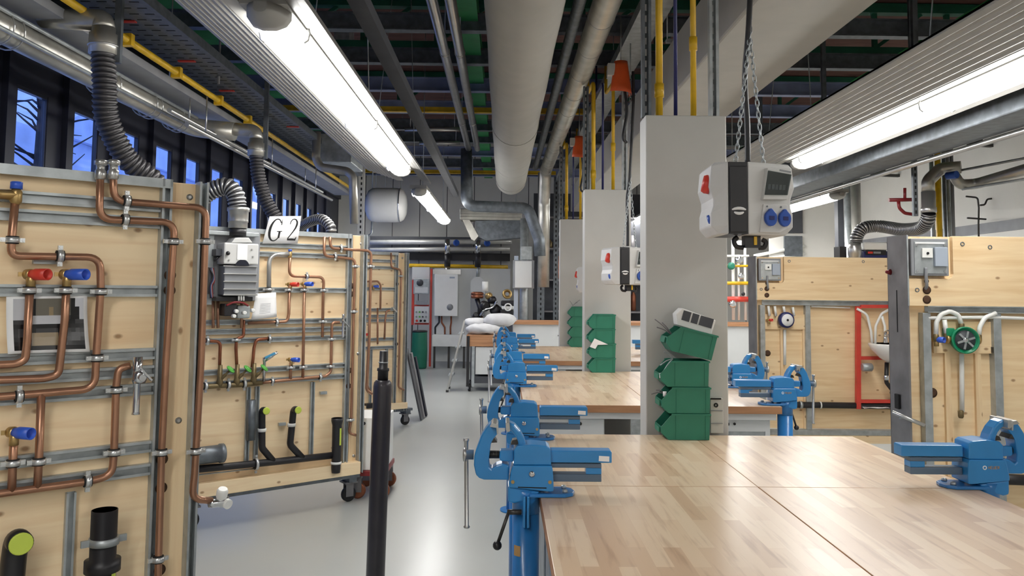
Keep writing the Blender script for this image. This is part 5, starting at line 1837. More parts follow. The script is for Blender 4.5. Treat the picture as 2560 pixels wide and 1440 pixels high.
m.tube(spline([(0.0, -0.04, cz + 0.07), (0.0, -0.09, cz + 0.09), (0.0, -0.14, cz + 0.06)], 6), 0.012, 10)
m.bar((0.0, -0.04, cz + 0.115), (0.0, -0.10, cz + 0.135), 0.02, 0.012)
m.build('tap', CHROME, t)
m = MB().tube(rounded([(-0.02, -0.10, cz - 0.172), (-0.03, -0.10, cz - 0.36), (0.03, -0.10, cz - 0.44), (0.06, -0.02, cz - 0.47)], 0.05), 0.02, 12)
m.build('trap', BLACK, t)
m = MB().lathe([(0.024, -0.02), (0.027, -0.015), (0.027, 0.02), (0.024, 0.025)], (-0.029, -0.10, cz - 0.32), (0, 0, 1), 14)
m.build('trap_nut', CHROME, t)
W.back()
m = MB().lathe([(0.03, 0.0), (0.04, 0.004), (0.04, 0.09), (0.03, 0.10)], W.pt(2155, 918, 0.06), (1, 0, 0), 16)
m.build('valve_box', GALV, W.t)
m = MB()
p = W.pt(2190, 1019, 0.05)
m.sheet([[p + Vector((x, y * 0.12, 0.006 * math.sin(x * 40 + y * 9))) for x in (-0.13, -0.07, 0.0, 0.07, 0.13)] for y in (-0.3, 0.0, 0.3)], 0.002, (0, 0, 1))
m.build('paper_scrap', PAPER, W.t)

# ---------------------------------------------------------------- behind the right walls
def fb(px0, py0, px1, py1, Y, dep, inset=0.0):
    a, b = at(px0, py1, Y), at(px1, py0, Y)
    return MB().box(a.x + inset, b.x - inset, Y, Y + dep, a.z, b.z)
yB = 8.25
t = thing('boiler', 'blue and white boiler top showing behind the far framed training wall', 'boiler', at(2190, 640, yB))
a, b = at(2158, 660, yB), at(2226, 628, yB)
MB().box(a.x, b.x, yB, yB + 0.3, 1.2, b.z).build('body', PIPEBLUE, t, bevel=0.01, world=True)
a, b = at(2160, 626, yB - 0.003), at(2220, 606, yB)
MB().box(a.x, b.x, yB - 0.01, yB + 0.28, a.z + 0.005, b.z).build('lid', WHITE, t, bevel=0.015, world=True)
fb(2165, 626, 2216, 637, yB - 0.012, 0.011).build('panel', BLACK, t, world=True)
fb(2170, 629, 2182, 634, yB - 0.015, 0.002).build('logo', RED, t, world=True)
fb(2184, 629, 2202, 634, yB - 0.015, 0.002).build('lettering_strip', MGREY, t, world=True)
m = MB()
p = at(2137, 640, yB)
m.lathe([(0.06, -0.6), (0.06, 0.0), (0.066, 0.01), (0.066, 0.09), (0.062, 0.10), (0.062, 0.135)], p, (0, 0, 1), 22)
m.build('flue_pipe', STEEL, t, world=True)
a = at(2110, 645, yB)
MB().box(a.x, a.x + 0.07, yB + 0.1, yB + 0.25, 1.2, at(2110, 615, yB).z).build('side_block', BLACK, t, world=True)
q0 = at(2141, 606, yB)
path = [q0, at(2143, 590, yB), at(2160, 570, yB), at(2200, 566, yB), at(2255, 574, yB - 0.3), at(2300, 570, yB - 0.6), at(2318, 552, yB - 0.75), at(2322, 532, yB - 0.8)]
t = thing('exhaust_hose', 'dark corrugated hose crossing above the framed training walls', 'hose', q0, 0, 'flexible exhaust hoses')
hose_mb(spline(path, 12), 0.066, 0.026, 0.15).build('corrugated_hose', [HOSEBLK, HOSEWIRE], t, world=True)
p = path[-1]
m = MB()
m.lathe([(0.062, 0.0), (0.068, 0.005), (0.068, 0.05), (0.062, 0.055), (0.062, 0.20)], p, (0, 0, 1), 22)
m.build('collar', STEEL, t, world=True)
m = MB().tube(rounded([p + Vector((0, 0, 0.20)), p + Vector((0, 0, 0.30)), p + Vector((0.12, 0, 0.42)), p + Vector((0.26, -0.1, 0.42))], 0.08), 0.058, 18)
m.build('elbow', DUCT, t, world=True)
y7 = yB - 0.85
m = MB()
m.tube(rounded([at(2385, 438, y7), at(2400, 462, y7), at(2440, 460, y7), at(2560, 425, y7 - 0.6), at(2760, 365, y7 - 1.4), at(3500, 190, y7 - 3.0)], 0.1), 0.05, 16)
t = tag(m.build('silver_pipe', DUCT), 'silver pipe with rods beside the blue valve above the right wall', 'pipe')
for dz, lab in ((0.10, 'thin conduit running above the silver pipe on the right'), (-0.08, 'thin conduit running below the silver pipe on the right')):
    m = MB().tube([at(2405, 452, y7) + Vector((0, 0, dz)), at(2560, 425, y7 - 0.6) + Vector((0, 0, dz)), at(2760, 365, y7 - 1.4) + Vector((0, 0, dz)), at(3500, 190, y7 - 3.0) + Vector((0, 0, dz))], 0.012, 8)
    tag(m.build('conduit', GALV), lab, 'conduit', 'conduits on the right')
m = MB().lathe([(0.035, -0.05), (0.035, 0.05)], at(2380, 438, y7 - 0.1), (0.4, -1, 0), 16)
tag(m.build('blue_valve', SOCKBLUE), 'blue valve cap on the silver pipe', 'valve')
t = thing('red_bracket', 'dark red wheel-like bracket pipe above the framed walls', 'bracket', at(2250, 500, 7.6))
for pts, r in (([(2222, 500), (2292, 499)], 0.018), ([(2262, 470), (2262, 498)], 0.014), ([(2246, 503), (2248, 520), (2262, 533), (2290, 537)], 0.016)):
    m = MB().tube(rounded([at(*q, 7.6) for q in pts], 0.06), r, 10)
    m.build('pipe', DRED, t, world=True)
for x0, x1, mt, lab, nm in ((2342, 2356, YELLOW, 'yellow vertical gas pipe by the right white wall', 'gas_pipe'), (2328, 2338, GALV, 'thin galvanised riser left of the yellow pipe', 'riser_pipe')):
    a, b = at(x0, 600, 8.9), at(x1, 600, 8.9)
    m = MB().cyl(((a.x + b.x) / 2, 8.9, 0.0), ((a.x + b.x) / 2, 8.9, 3.6), (b.x - a.x) / 2, n=12)
    tag(m.build(nm, mt), lab, 'pipe', 'risers by the right wall')
for i, px in enumerate((2364, 2374, 2384)):
    a = at(px, 600, 9.0)
    m = MB().cyl((a.x, 9.0, 0.0), (a.x, 9.0, 3.7), 0.02, n=10)
    tag(m.build('riser_pipe', [GALVD, GALV, MGREY][i]), ['first', 'second', 'third'][i] + ' grey riser to the right of the yellow pipe', 'pipe', 'risers by the right wall')
m = MB()
a = at(2290, 520, 7.0)
m.prism([(-0.02, 0), (0.02, 0), (0.02, 0.03), (-0.02, 0.03)], (a.x, 7.0, at(2290, 540, 7.0).z), (1, 0, 0), (0, 1, 0), (0, 0, 4.9 - at(2290, 540, 7.0).z))
m.cur = 1
z = at(2290, 540, 7.0).z + 0.02
while z < 3.4:
    m.box(a.x - 0.007, a.x + 0.007, 6.998, 7.0, z, z + 0.03)
    z += 0.055
tag(m.build('slotted_channel', [GALVD, INK]), 'slotted channel hanging by the red bracket', 'channel', 'slotted channels')
for i, (px0, px1, Y, mt, lab) in enumerate(((2096, 2110, 11.0, DGREY, 'dark steel column by the right wall'), (2112, 2128, 10.9, GALV, 'first galvanised duct riser beside the dark column'), (2130, 2153, 10.8, DUCT, 'second galvanised duct riser beside the dark column'))):
    a, b = at(px0, 600, Y), at(px1, 600, Y)
    m = MB()
    if i == 0:
        m.box(a.x, b.x, Y, Y + 0.12, 0, 3.4)
    else:
        m.cyl(((a.x + b.x) / 2, Y, 0), ((a.x + b.x) / 2, Y, 3.4), (b.x - a.x) / 2, n=18)
    tag(m.build(['steel_column', 'duct_riser', 'duct_riser'][i], mt), lab, ['column', 'duct', 'duct'][i], 'risers by the right wall')
m = MB()
P = [[(2415, 491), (2444, 494), (2447, 520), (2446, 560), (2447, 596)], [(2450, 513), (2462, 512), (2468, 498), (2484, 496)], [(2418, 545), (2465, 548)]]
for q in P:
    m.tube(rounded([at(*c, 9.72) for c in q], 0.04), 0.011, 8)
tag(m.build('wire_rack', DSTEEL), 'bent dark wire hanger in front of right white wall', 'rack')
for i, (px0, py0, px1, py1, lab) in enumerate(((2178, 437, 2256, 440, 'shelf bracket arm left of the red bracket'), (2420, 360, 2500, 366, 'shelf bracket arm above the wire hanger'))):
    m = MB()
    Yb = (12.0, 9.68)[i]
    m.bar(at(px0, py0, Yb), at(px1, py1, Yb), 0.06, 0.04)
    m.bar(at(px0 + 6, py0, Yb), at(px0 + 34, py0 - 12, Yb), 0.04, 0.03)
    m.bar(at(px1, py1 - 20, Yb), at(px1, py1 + 28, Yb), 0.06, 0.06, up=(0, 1, 0))
    tag(m.build('shelf_bracket', DSTEEL), lab, 'bracket', 'wall brackets')
for y0, y1, lab in ((640, 615, 'upper white pipe running above the far framed wall'), (652, 633, 'lower white pipe running above the far framed wall')):
    m = MB().tube([at(1885, y0, 13.431), at(2012, y1, 13.431)], 0.029, 10)
    tag(m.build('white_pipe', WHITE), lab, 'pipe', 'white pipes on the right')
fb(1962, 590, 2006, 640, 13.4, 0.05).build('x', GALVD)
o = C.objects[-1]
o.name = 'meter_cabinet'
tag(o, 'dark glazed meter cabinet below the dark notice board', 'cabinet')
m = fb(1948, 505, 2006, 582, 13.4, 0.03)
o = tag(m.build('notice_board', DGREY), 'dark notice board on the far right wall under the distant light', 'board')
m = fb(1930, 470, 2100, 1060, 13.46, 0.05)
o = tag(m.build('white_partition', WALLW), 'white partition panel beyond the far framed wall', 'partition')
m = fb(2012, 606, 2100, 618, 13.47, 0.028)


# pipe rack seen between the nearest column and the far framed wall
t = thing('pipe_rack', 'rack of white pipes and yellow valves beside the nearest column', 'pipe rack', at(1845, 780, 12.6))
Y = 12.95
for px, y0, y1, r, mt in ((1832, 600, 790, 0.025, WHITE), (1846, 640, 790, 0.018, WHITE), (1862, 620, 790, 0.02, WHITE)):
    a, b = at(px, y1, Y), at(px, y0, Y)
    m = MB().tube([(b.x, Y, 1.12), (b.x, Y, b.z)], r, 10)
    m.build('upright_pipe', mt, t, world=True)
for py, mt, r in ((708, YELLOW, 0.03), (748, REDPAINT, 0.045), (665, YELLOW, 0.02), (640, WHITE, 0.02)):
    m = MB().tube([at(1815, py, Y - 0.08), at(1872, py, Y - 0.08)], r, 10)
    m.build('cross_pipe', mt, t, world=True)
for px, py, mt, r in ((1850, 612, WHITE, 0.07), (1848, 650, CHROME, 0.06), (1828, 665, GREEN, 0.06), (1853, 690, CHROME, 0.05), (1832, 760, CHROME, 0.06), (1858, 735, BLACK, 0.03)):
    m = MB().lathe([(r * 0.6, -r * 0.6), (r, -r * 0.3), (r, r * 0.3), (r * 0.5, r * 0.6)], at(px, py, Y - 0.14), (0.2, -1, 0), 14)
    m.build('valve', mt, t, world=True)

# ================================================================ hanging power boxes
def make_power():
    t = thing('hanging_socket_box', 'p', 'socket box', (0, 0, 0), 0, 'hanging socket boxes')
    lev = ((0.152, 0.88), (0.135, 0.97), (0.05, 1.02), (0.0, 0.93), (-0.03, 0.93), (-0.06, 0.98), (-0.115, 0.98), (-0.15, 0.80))
    def half(pts):
        rings = []
        for z, k in lev:
            rings.append([((x if i < 2 else x * k), y, z) for i, (x, y) in enumerate(pts)])
        return rings
    # right half turned away from the viewer, left half foreshortened
    m = MB()
    m.loft(half([(-0.028, 0.27), (-0.028, -0.012), (0.185, 0.055), (0.185, 0.27)])[::-1])
    m.build('right_shell', BOXGREY, t, bevel=0.006)
    m = MB()
    m.loft(half([(-0.108, -0.012), (-0.108, 0.27), (-0.165, 0.27), (-0.180, 0.012)])[::-1])
    m.build('left_shell', BOXGREY, t, bevel=0.006)
    m = MB().box(-0.107, -0.029, -0.010, 0.25, -0.148, 0.150)
    m.build('core', BLACK, t)
    m = MB()
    m.box(-0.103, -0.033, -0.016, -0.0105, -0.142, 0.132)
    s = m.build('front_strip', DGREY if False else BLACK, t, bevel=0.004)
    # logo: two curved strokes, one above the other
    for z, w, sgn in ((-0.045, 0.026, 1), (-0.063, 0.018, -1)):
        pts = [(-0.068 + w * 1.1 * k, -0.017, z + sgn * 0.006 * (1 - k * k) - sgn * 0.004) for k in (-1, -0.6, -0.2, 0.2, 0.6, 1)]
        m = MB().tube(pts, 0.0035, 6, rs=[0.003, 0.006, 0.0068, 0.0068, 0.006, 0.003])
        m.build('logo_stroke', PAPER, s)
    # face frame of the right half: along (0.213, 0.067)
    dx = Vector((0.213, 0.067, 0)).normalized()
    nn = Vector((0.067, -0.213, 0)).normalized()
    def f(a, z, o=0.0): return Vector((-0.028, -0.012, z)) + dx * a + nn * o
    def plate(pts, o0, o1, name, mt, par=t, bev=0.0):
        m = MB()
        P = [f(a, z, o0) for a, z in pts]
        k = len(P)
        vs = P + [p + nn * (o1 - o0) for p in P]
        m.put(vs, [list(range(k)), list(range(k, 2 * k))[::-1]] + [(i, k + i, k + (i + 1) % k, (i + 1) % k) for i in range(k)])
        return m.build(name, mt, par, bevel=bev)
    plate([(0.060, -0.005), (0.178, 0.0), (0.205, 0.115), (0.082, 0.128)], -0.006, 0.018, 'window_frame', BOXGREY, t, 0.003)
    w = plate([(0.066, 0.014), (0.176, 0.018), (0.197, 0.105), (0.084, 0.116)], 0.0185, 0.024, 'window', SMOKED)
    plate([(0.067, 0.015), (0.175, 0.019), (0.196, 0.104), (0.085, 0.115)], 0.0181, 0.0184, 'window_back', MGREY, w)
    for i in range(5):
        a = 0.080 + i * 0.018
        plate([(a, 0.038), (a + 0.013, 0.0385), (a + 0.016, 0.060), (a + 0.003, 0.0595)], 0.01845, 0.0184 + 0.004, 'breaker', MGREY, w)
    plate([(0.140, 0.118), (0.196, 0.112), (0.198, 0.119), (0.142, 0.125)], 0.0182, 0.0195, 'name_strip', MGREY)
    plate([(0.070, -0.022), (0.188, -0.020), (0.190, -0.120), (0.150, -0.140), (0.050, -0.140)], -0.004, 0.006, 'socket_plate', BOXGREY, t, 0.003)
    for i, a in enumerate((0.098, 0.166)):
        ring = [(a + 0.030 * math.cos(q) * 0.95, -0.080 + 0.034 * math.sin(q)) for q in [2 * PI * k / 20 for k in range(20)]]
        so = plate([(x if z < -0.058 else a + (x - a) * 0.72, z if z < -0.058 else -0.058 + (z + 0.058) * 1.5) for x, z in ring], 0.0065, 0.022, 'blue_socket', SOCKBLUE, t, 0.003)
        plate([(a - 0.012, -0.088), (a + 0.012, -0.088), (a + 0.012, -0.072), (a - 0.012, -0.072)], 0.0225, 0.024, 'socket_mark', PIPEBLUE, so)
        m = MB().lathe([(0.004, 0), (0.004, 0.003)], f(a - 0.012, -0.032, 0.0065), nn, 8)
        m.build('screw', GALVD, t)
    # left side sockets
    m = MB()
    m.lathe([(0.040, -0.01), (0.040, 0.010), (0.034, 0.022), (0.0, 0.024)], (-0.176, 0.062, 0.064), (-0.97, 0.16, 0.2), 20)
    m.build('red_socket', RED, t)
    m = MB()
    m.lathe([(0.026, -0.008), (0.025, 0.008), (0.0, 0.010)], (-0.168, 0.055, -0.09), (-0.95, 0.14, -0.28), 18)
    m.build('blue_socket', SOCKBLUE, t)
    # cable gland, cable, chains
    m = MB().lathe([(0.055, 0.0), (0.04, 0.022), (0.025, 0.03)], (0.01, 0.12, 0.136), (0, 0, 1), 16)
    m.build('cable_gland', BOXGREY, t)
    m = MB().tube(spline([(0.012, 0.12, 0.16), (0.012, 0.12, 0.33), (-0.002, 0.10, 0.55), (0.004, 0.06, 0.75), (0.03, 0.05, 1.3), (0.03, 0.05, 1.6)], 8), 0.012, 10)
    m.build('supply_cable', BLACK, t)
    def chain(p0, p1):
        p0, p1 = Vector(p0), Vector(p1)
        d = p1 - p0
        L = d.length
        d.normalize()
        a, b = frame_of(d)
        m = MB()
        n = int(L / 0.026)
        for i in range(n):
            c = p0 + d * (L * (i + 0.5) / n)
            s = a if i % 2 else b
            pts = []
            for k in range(12):
                q = 2 * PI * k / 12
                pts.append(c + d * (0.0115 * math.cos(q) + (0.006 if math.cos(q) > 0 else -0.006)) + s * 0.0075 * math.sin(q))
            pts.append(pts[0])
            m.tube(pts, 0.0023, 5, caps=False)
        return m
    chain((-0.07, 0.02, 0.152), (0.01, 0.06, 0.72)).build('chain', GALV, t)
    chain((0.075, 0.10, 0.15), (0.012, 0.075, 0.72)).build('chain', GALV, t)
    chain((0.012, 0.065, 0.72), (0.012, 0.065, 1.6)).build('chain', GALV, t)
    for x, y in ((-0.07, 0.02), (0.075, 0.10)):
        m = MB().torus((x, y, 0.150), (0, 1, 0), 0.010, 0.003, 14, 6)
        m.build('eye_bolt', STEEL, t)
    # hook hanging underneath
    m = MB()
    m.box(-0.02, 0.045, 0.06, 0.11, -0.20, -0.151)
    m.tube(spline([(-0.02, 0.085, -0.20), (-0.05, 0.085, -0.195), (-0.06, 0.085, -0.17), (-0.045, 0.085, -0.155)], 5), 0.010, 8)
    m.tube(spline([(0.045, 0.085, -0.20), (0.068, 0.085, -0.197), (0.075, 0.085, -0.175), (0.06, 0.085, -0.165)], 5), 0.010, 8)
    hk = m.build('plug_hook', BLACK, t)
    m = MB().cbox((0.022, 0.056, -0.172), (0.012, 0.006, 0.035))
    m.build('yellow_tag', YELLOW, hk)
    return t
pw = make_power()
pw.location = (1.035, 3.28, 1.965)
pw['label'] = 'large grey hanging socket box on two chains in front of the nearest column'
o2 = dup(pw, (1.035, 6.4, 1.775), math.radians(14), 'small-looking grey hanging socket box between the two nearer columns')
o3 = dup(pw, (1.06, 9.5, 1.70), 0.0, 'farthest hanging socket box, its red and blue sockets showing before the last column')
for o_ in (o2, o3):
    m = MB().cyl((0.012, 0.065, 1.6), (0.012, 0.065, 3.612 - o_.location.z), 0.006, n=8)
    m.build('hanger_rod', GALV, o_)
for i, (px, py, Y, lab) in enumerate(((1552, 190, 6.45, 'nearer orange plastic hood hanging among the yellow pipes'), (1448, 366, 9.5, 'farther orange plastic hood hanging among the yellow pipes'))):
    c = at(px, py, Y)
    t = thing('orange_hood', lab, 'hood', c, 0, 'orange hoods')
    m = MB()
    g = []
    for j in range(7):
        q = j / 6
        row = []
        for k in range(11):
            a = PI * (0.95 - 1.15 * k / 10)
            r = 0.055 + 0.035 * q
            row.append((r * math.cos(a) + 0.0, -r * 0.8 * math.sin(a), 0.12 - 0.25 * q - 0.03 * q * k / 10))
        g.append(row)
    m.sheet(g, 0.004, (0, 1, 0))
    m.build('shell', ORANGE, t)
    m = MB().box(-0.11, -0.05, -0.03, 0.03, 0.0, 0.10)
    m.build('junction_box', LGREY, t, bevel=0.004)
    m = MB().tube(spline([(0.03, 0.0, -0.1), (0.05, 0, -0.3), (0.02, 0, -0.5), (0.05, 0.02, -0.55)], 8), 0.012, 8)
    m.build('cable', BLACK, t)
    m = MB().cyl((0, 0, 0.1), (0, 0, 0.5), 0.006, n=6)
    m.build('hanger', GALV, t)

# ================================================================ green storage bins
BL, BW, BH = 0.232, 0.15, 0.122
def make_bin():
    t = thing('storage_bin', 'b', 'storage bin', (0, 0, 0), 0, 'stacked green bins')
    th = 0.004
    side = [(0.035, 0.0), (BL - 0.004, 0.0), (BL, BH), (0.055, BH), (0.008, BH * 0.56), (0.0, BH * 0.50), (0.004, BH * 0.24)]
    m = MB()
    for y in (-BW / 2, BW / 2 - th):
        m.prism(side, (0, y, 0), (1, 0, 0), (0, 0, 1), (0, th, 0))
    m.box(0.035, BL - 0.004, -BW / 2 + th, BW / 2 - th, 0, th)
    m.prism([(BL - 0.004, th), (BL, BH), (BL - th, BH), (BL - 0.008, th)], (0, -BW / 2 + th, 0), (1, 0, 0), (0, 0, 1), (0, BW - 2 * th, 0))
    m.prism([(0.035, 0.0), (0.004, BH * 0.24), (0.0, BH * 0.50), (0.004, BH * 0.50), (0.009, BH * 0.25), (0.038, 0.004)], (0, -BW / 2 + th, 0), (1, 0, 0), (0, 0, 1), (0, BW - 2 * th, 0))
    m.build('tray', GREEN, t, bevel=0.001)
    m = MB()
    for y, s in ((-BW / 2, -1), (BW / 2, 1)):
        m.box(0.05, BL + 0.004, min(y, y + s * 0.005), max(y, y + s * 0.005), BH - 0.009, BH - 0.001)
    m.box(BL, BL + 0.004, -BW / 2, BW / 2, BH - 0.009, BH - 0.001)
    m.build('rim', GREEN, t)
    for x in (0.070, BL - 0.022):
        m = MB().box(x, x + 0.005, -BW / 2 - 0.003, -BW / 2, 0.006, BH - 0.009)
        m.build('side_rib', GREEN, t)
    m = MB().box(-0.006, -0.0005, -0.05, 0.05, BH * 0.26, BH * 0.46)
    m.build('label_holder', GREEN, t)
    return t
bn = make_bin()
first = True
nth = ['nearest', 'middle', 'farthest']
lv = ['bottom', 'second lowest', 'third lowest', 'top']
for ci, (px, Y) in enumerate(((1775, 3.885), (1539, 6.935), (1468, 9.96))):
    x0 = at(px, 1000 if ci == 0 else 880, Y - BW / 2).x - BL
    for k in range(4):
        z = BZ + 0.001 + k * (BH + 0.0015)
        loc = (x0 + (0.0, 0.002, -0.003, 0.0)[k], Y, z)
        if ci == 0 and k == 3:
            loc = (x0 + 0.018, Y, z + 0.052)
        lab = '%s green plastic bin in the stack by the %s column' % (lv[k], nth[ci])
        if ci == 0 and k == 3:
            lab = 'tilted green plastic bin on top of the stack by the nearest column'
        if first:
            o = bn
            o.location = loc
            o['label'] = lab
            first = False
        else:
            o = dup(bn, loc, None, lab)
        if ci == 0 and k == 3:
            o.rotation_euler = (0, math.radians(13), 0)
            top = o
X0 = at(1775, 1000, 3.81).x - BL
# white device with dark louvres lying in the tilted bin
t = thing('louvred_device', 'white device with dark louvres lying in the tilted green bin', 'device', (X0 + 0.105, 3.88, BZ + 0.485))
t.rotation_euler = (0, math.radians(16), 0)
m = MB()
m.prism([(0.0, 0.0), (0.17, 0.0), (0.17, 0.075), (0.0, 0.085), (-0.02, 0.05)], (-0.03, -0.03, 0.045), (1, 0, 0), (0, 0, 1), (0, 0.09, 0))
m.build('body', WHITE, t, bevel=0.004)
for x0, x1 in ((-0.02, 0.018), (0.026, 0.058), (0.066, 0.13)):
    m = MB().box(x0, x1, -0.033, -0.0305, 0.075, 0.122)
    m.build('louvre_panel', DGREY, t)
def wires(name, lab, p, ends, mt=STEELP):
    m = MB()
    for e in ends:
        m.tube(spline([p, (Vector(p) + Vector(e)) / 2 + Vector((0.0, 0, 0.006)), e], 5), 0.003, 6)
    tag(m.build(name, mt), lab, 'cable end', 'loose cable ends')
Y = 3.86
wires('cable_end', 'stripped cable ends sticking out of the tilted bin', at(1680, 838, Y), [at(1637, 798, Y), at(1642, 818, Y), at(1655, 806, Y - 0.02)])
wires('cable_end', 'stripped cable ends sticking out between the third and tilted bins', at(1682, 897, Y), [at(1650, 914, Y), at(1660, 880, Y), at(1655, 935, Y)], GALV)
wires('cable_end', 'stripped cable ends sticking out of the second lowest bin', at(1662, 984, Y), [at(1628, 985, Y), at(1640, 975, Y)])
for px, py, lab in ((1662, 985, 'small white paper roll at the mouth of the second lowest bin'), (1653, 939, 'small white paper roll at the mouth of the third lowest bin')):
    m = MB().cyl(at(px, py + 6, Y - 0.03), at(px, py - 6, Y - 0.03), 0.009, n=12)
    tag(m.build('paper_roll', PAPER), lab, 'roll', 'paper rolls')
m = MB()
a = [at(1474, 867, 6.85), at(1486, 846, 6.85), at(1520, 861, 6.85), at(1494, 862, 6.85), at(1488, 872, 6.85)]
m.prism([(p.x, p.z) for p in a], (0, 6.84, 0), (1, 0, 0), (0, 0, 1), (0, 0.002, 0))
tag(m.build('torn_paper', PAPER), 'torn white paper sticking out of the bins by the middle column', 'paper')
wires('cable_end', 'dark cable bits in the top bin by the farthest column', at(1432, 764, 9.9), [at(1424, 752, 9.9), at(1444, 756, 9.9), at(1450, 750, 9.9)], STEELP)
# white outlet box at the foot of the nearest column
t = thing('white_outlet_box', 'small white box with black ring mark beside the bottom bins', 'box', at(1792, 1084, 3.97))
fb(1777, 996, 1808, 1083, 3.955, 0.043).build('housing', LGREY, t, bevel=0.002, world=True)
fb(1777, 995, 1803, 999, 3.950, 0.004).build('black_bar', INK, t, world=True)
p = at(1790, 1013, 3.952)
MB().torus(p, (0, 1, 0), 0.008, 0.0035, 18, 6).build('ring_mark', INK, t, world=True)
for y in (1026, 1058):
    fb(1777, y, 1807, y + 1.5, 3.952, 0.0025).build('joint', MGREY, t, world=True)
# ================================================================ far end of the hall
def fbx(t, name, mt, px0, py0, px1, py1, Y, dep, bev=0.0, par=None):
    return fb(px0, py0, px1, py1, Y, dep).build(name, mt, par or t, bevel=bev, world=True)
def solo(name, lab, cat, mt, m, group=None, bev=0.0):
    return tag(m.build(name, mt, bevel=bev), lab, cat, group)
YR = 16.4
# red rack with its control panels
p = at(1052, 905, YR)
t = thing('red_rack', 'red painted rack frame with two uprights by the far wall', 'rack', (p.x, YR, 0))
def zpx(px, py, Y): return at(px, py, Y).z
for px0, px1, y0, y1 in ((1028, 1036, 700, 812), (1072, 1081, 672, 905)):
    a, b = at(px0, y1, YR), at(px1, y0, YR)
    MB().box(a.x, b.x, YR, YR + 0.06, max(0.0, a.z) if y1 < 900 else 0.0, b.z).build('upright', REDPAINT, t, world=True)
a = at(1028, 812, YR)
MB().box(a.x, a.x + 0.03, YR + 0.02, YR + 0.05, 0, a.z).build('upright', DSTEEL, t, world=True)
for py in (764, 809):
    a, b = at(1036, py, YR), at(1072, py, YR)
    MB().box(a.x, b.x, YR + 0.01, YR + 0.05, a.z - 0.02, a.z + 0.02).build('cross_bar', REDPAINT, t, world=True)
t = thing('control_panel', 'beige control panel with rows of knobs on the red rack', 'control panel', at(1054, 806, YR - 0.05))
fbx(t, 'housing', CABGREY, 1036, 766, 1072, 807, YR - 0.06, 0.06)
for i in range(4):
    for j, py in enumerate((780, 792)):
        m = MB().lathe([(0.02, 0), (0.018, 0.02)], at(1041 + i * 8, py, YR - 0.0605), (0, -1, 0), 10)
        m.build('knob', [MGREY, VALVEGREEN, DGREY, MGREY][i], t, world=True)
for i, mt in enumerate((RED, INK, INK)):
    m = MB().lathe([(0.026, 0), (0.024, 0.02)], at(1042 + i * 10, 802, YR - 0.0605), (0, -1, 0), 10)
    m.build('socket', mt, t, world=True)
fbx(t, 'display', MGREY, 1040, 752, 1068, 762, YR - 0.06, 0.05)
t = thing('test_meter', 'grey test meter with round dial above the control panel', 'meter', at(1054, 738, YR - 0.02))
fbx(t, 'housing', GALV, 1033, 697, 1073, 735, YR - 0.07, 0.07, 0.01)
m = MB().lathe([(0.07, 0), (0.06, 0.03), (0.0, 0.032)], at(1050, 707, YR - 0.0705), (0, -1, 0), 18)
m.build('dial', DGREY, t, world=True)
fbx(t, 'front_plate', CABGREY, 1037, 718, 1069, 732, YR - 0.075, 0.004)
solo('wall_sheet', 'light grey sheet on the far wall above the test meter', 'panel', CABGREY, fb(1030, 668, 1074, 698, YR + 0.06, 0.03))
# green bin
p = at(1048, 905, 16.0)
t = thing('waste_bin', 'dark green barrel-shaped waste bin below the control panel', 'bin', (p.x, 16.0, 0))
r = (at(1068, 860, 16.0).x - at(1028, 860, 16.0).x) / 2
h = zpx(1048, 830, 16.0)
m = MB().lathe([(r * 0.86, 0.0), (r * 0.95, 0.03), (r, h * 0.5), (r * 0.93, h - 0.03), (r * 0.93, h)], (0, 0, 0), (0, 0, 1), 24)
m.build('body', GREEN, t)
m = MB().lathe([(r * 0.97, h + 0.001), (r * 0.97, h + 0.025), (r * 0.7, h + 0.035)], (0, 0, 0), (0, 0, 1), 24)
m.build('lid', BLACK, t)
# white boiler with flue
t = thing('boiler', 'white wall boiler with round grille at the far wall', 'boiler', at(1116, 790, YR))
fbx(t, 'casing', ENAMEL, 1086, 686, 1145, 790, YR - 0.3, 0.3, 0.01)
m = MB().lathe([(0.065, 0), (0.065, 0.004), (0.0, 0.005)], at(1125, 768, YR - 0.3005), (0, -1, 0), 20)
m.build('grille', MGREY, t, world=True)
fbx(t, 'badge', LID, 1124, 692, 1137, 696, YR - 0.303, 0.002)
fbx(t, 'top_bracket', STEEL, 1082, 674, 1152, 685, YR - 0.2, 0.15)
for py0, py1, r, mt, nm in ((684, 668, 0.05, STEEL, 'flue_stub'), (667, 636, 0.062, HOSEBLK, 'flue_hose'), (635, 598, 0.055, CHROME, 'flue_pipe')):
    m = MB().cyl(at(1118, py0, YR - 0.14), at(1119, py1, YR - 0.14), r, n=16)
    m.build(nm, mt, t, world=True)
for px, q in ((1098, 1088), (1104, 1112), (1128, 1126)):
    m = MB().tube(rounded([at(px, 789, YR - 0.1), at(px, 806, YR - 0.1), at(q, 818, YR - 0.1), at(q, 838, YR - 0.1)], 0.05), 0.018, 8)
    m.build('connection_hose', COPPERD if px != 1098 else BLACK, t, world=True)
m = fb(1082, 672, 1276, 903, YR, 0.05)
solo('mounting_panel', 'grey mounting panel behind the white boiler and the grey hood', 'panel', CABGREY, m)
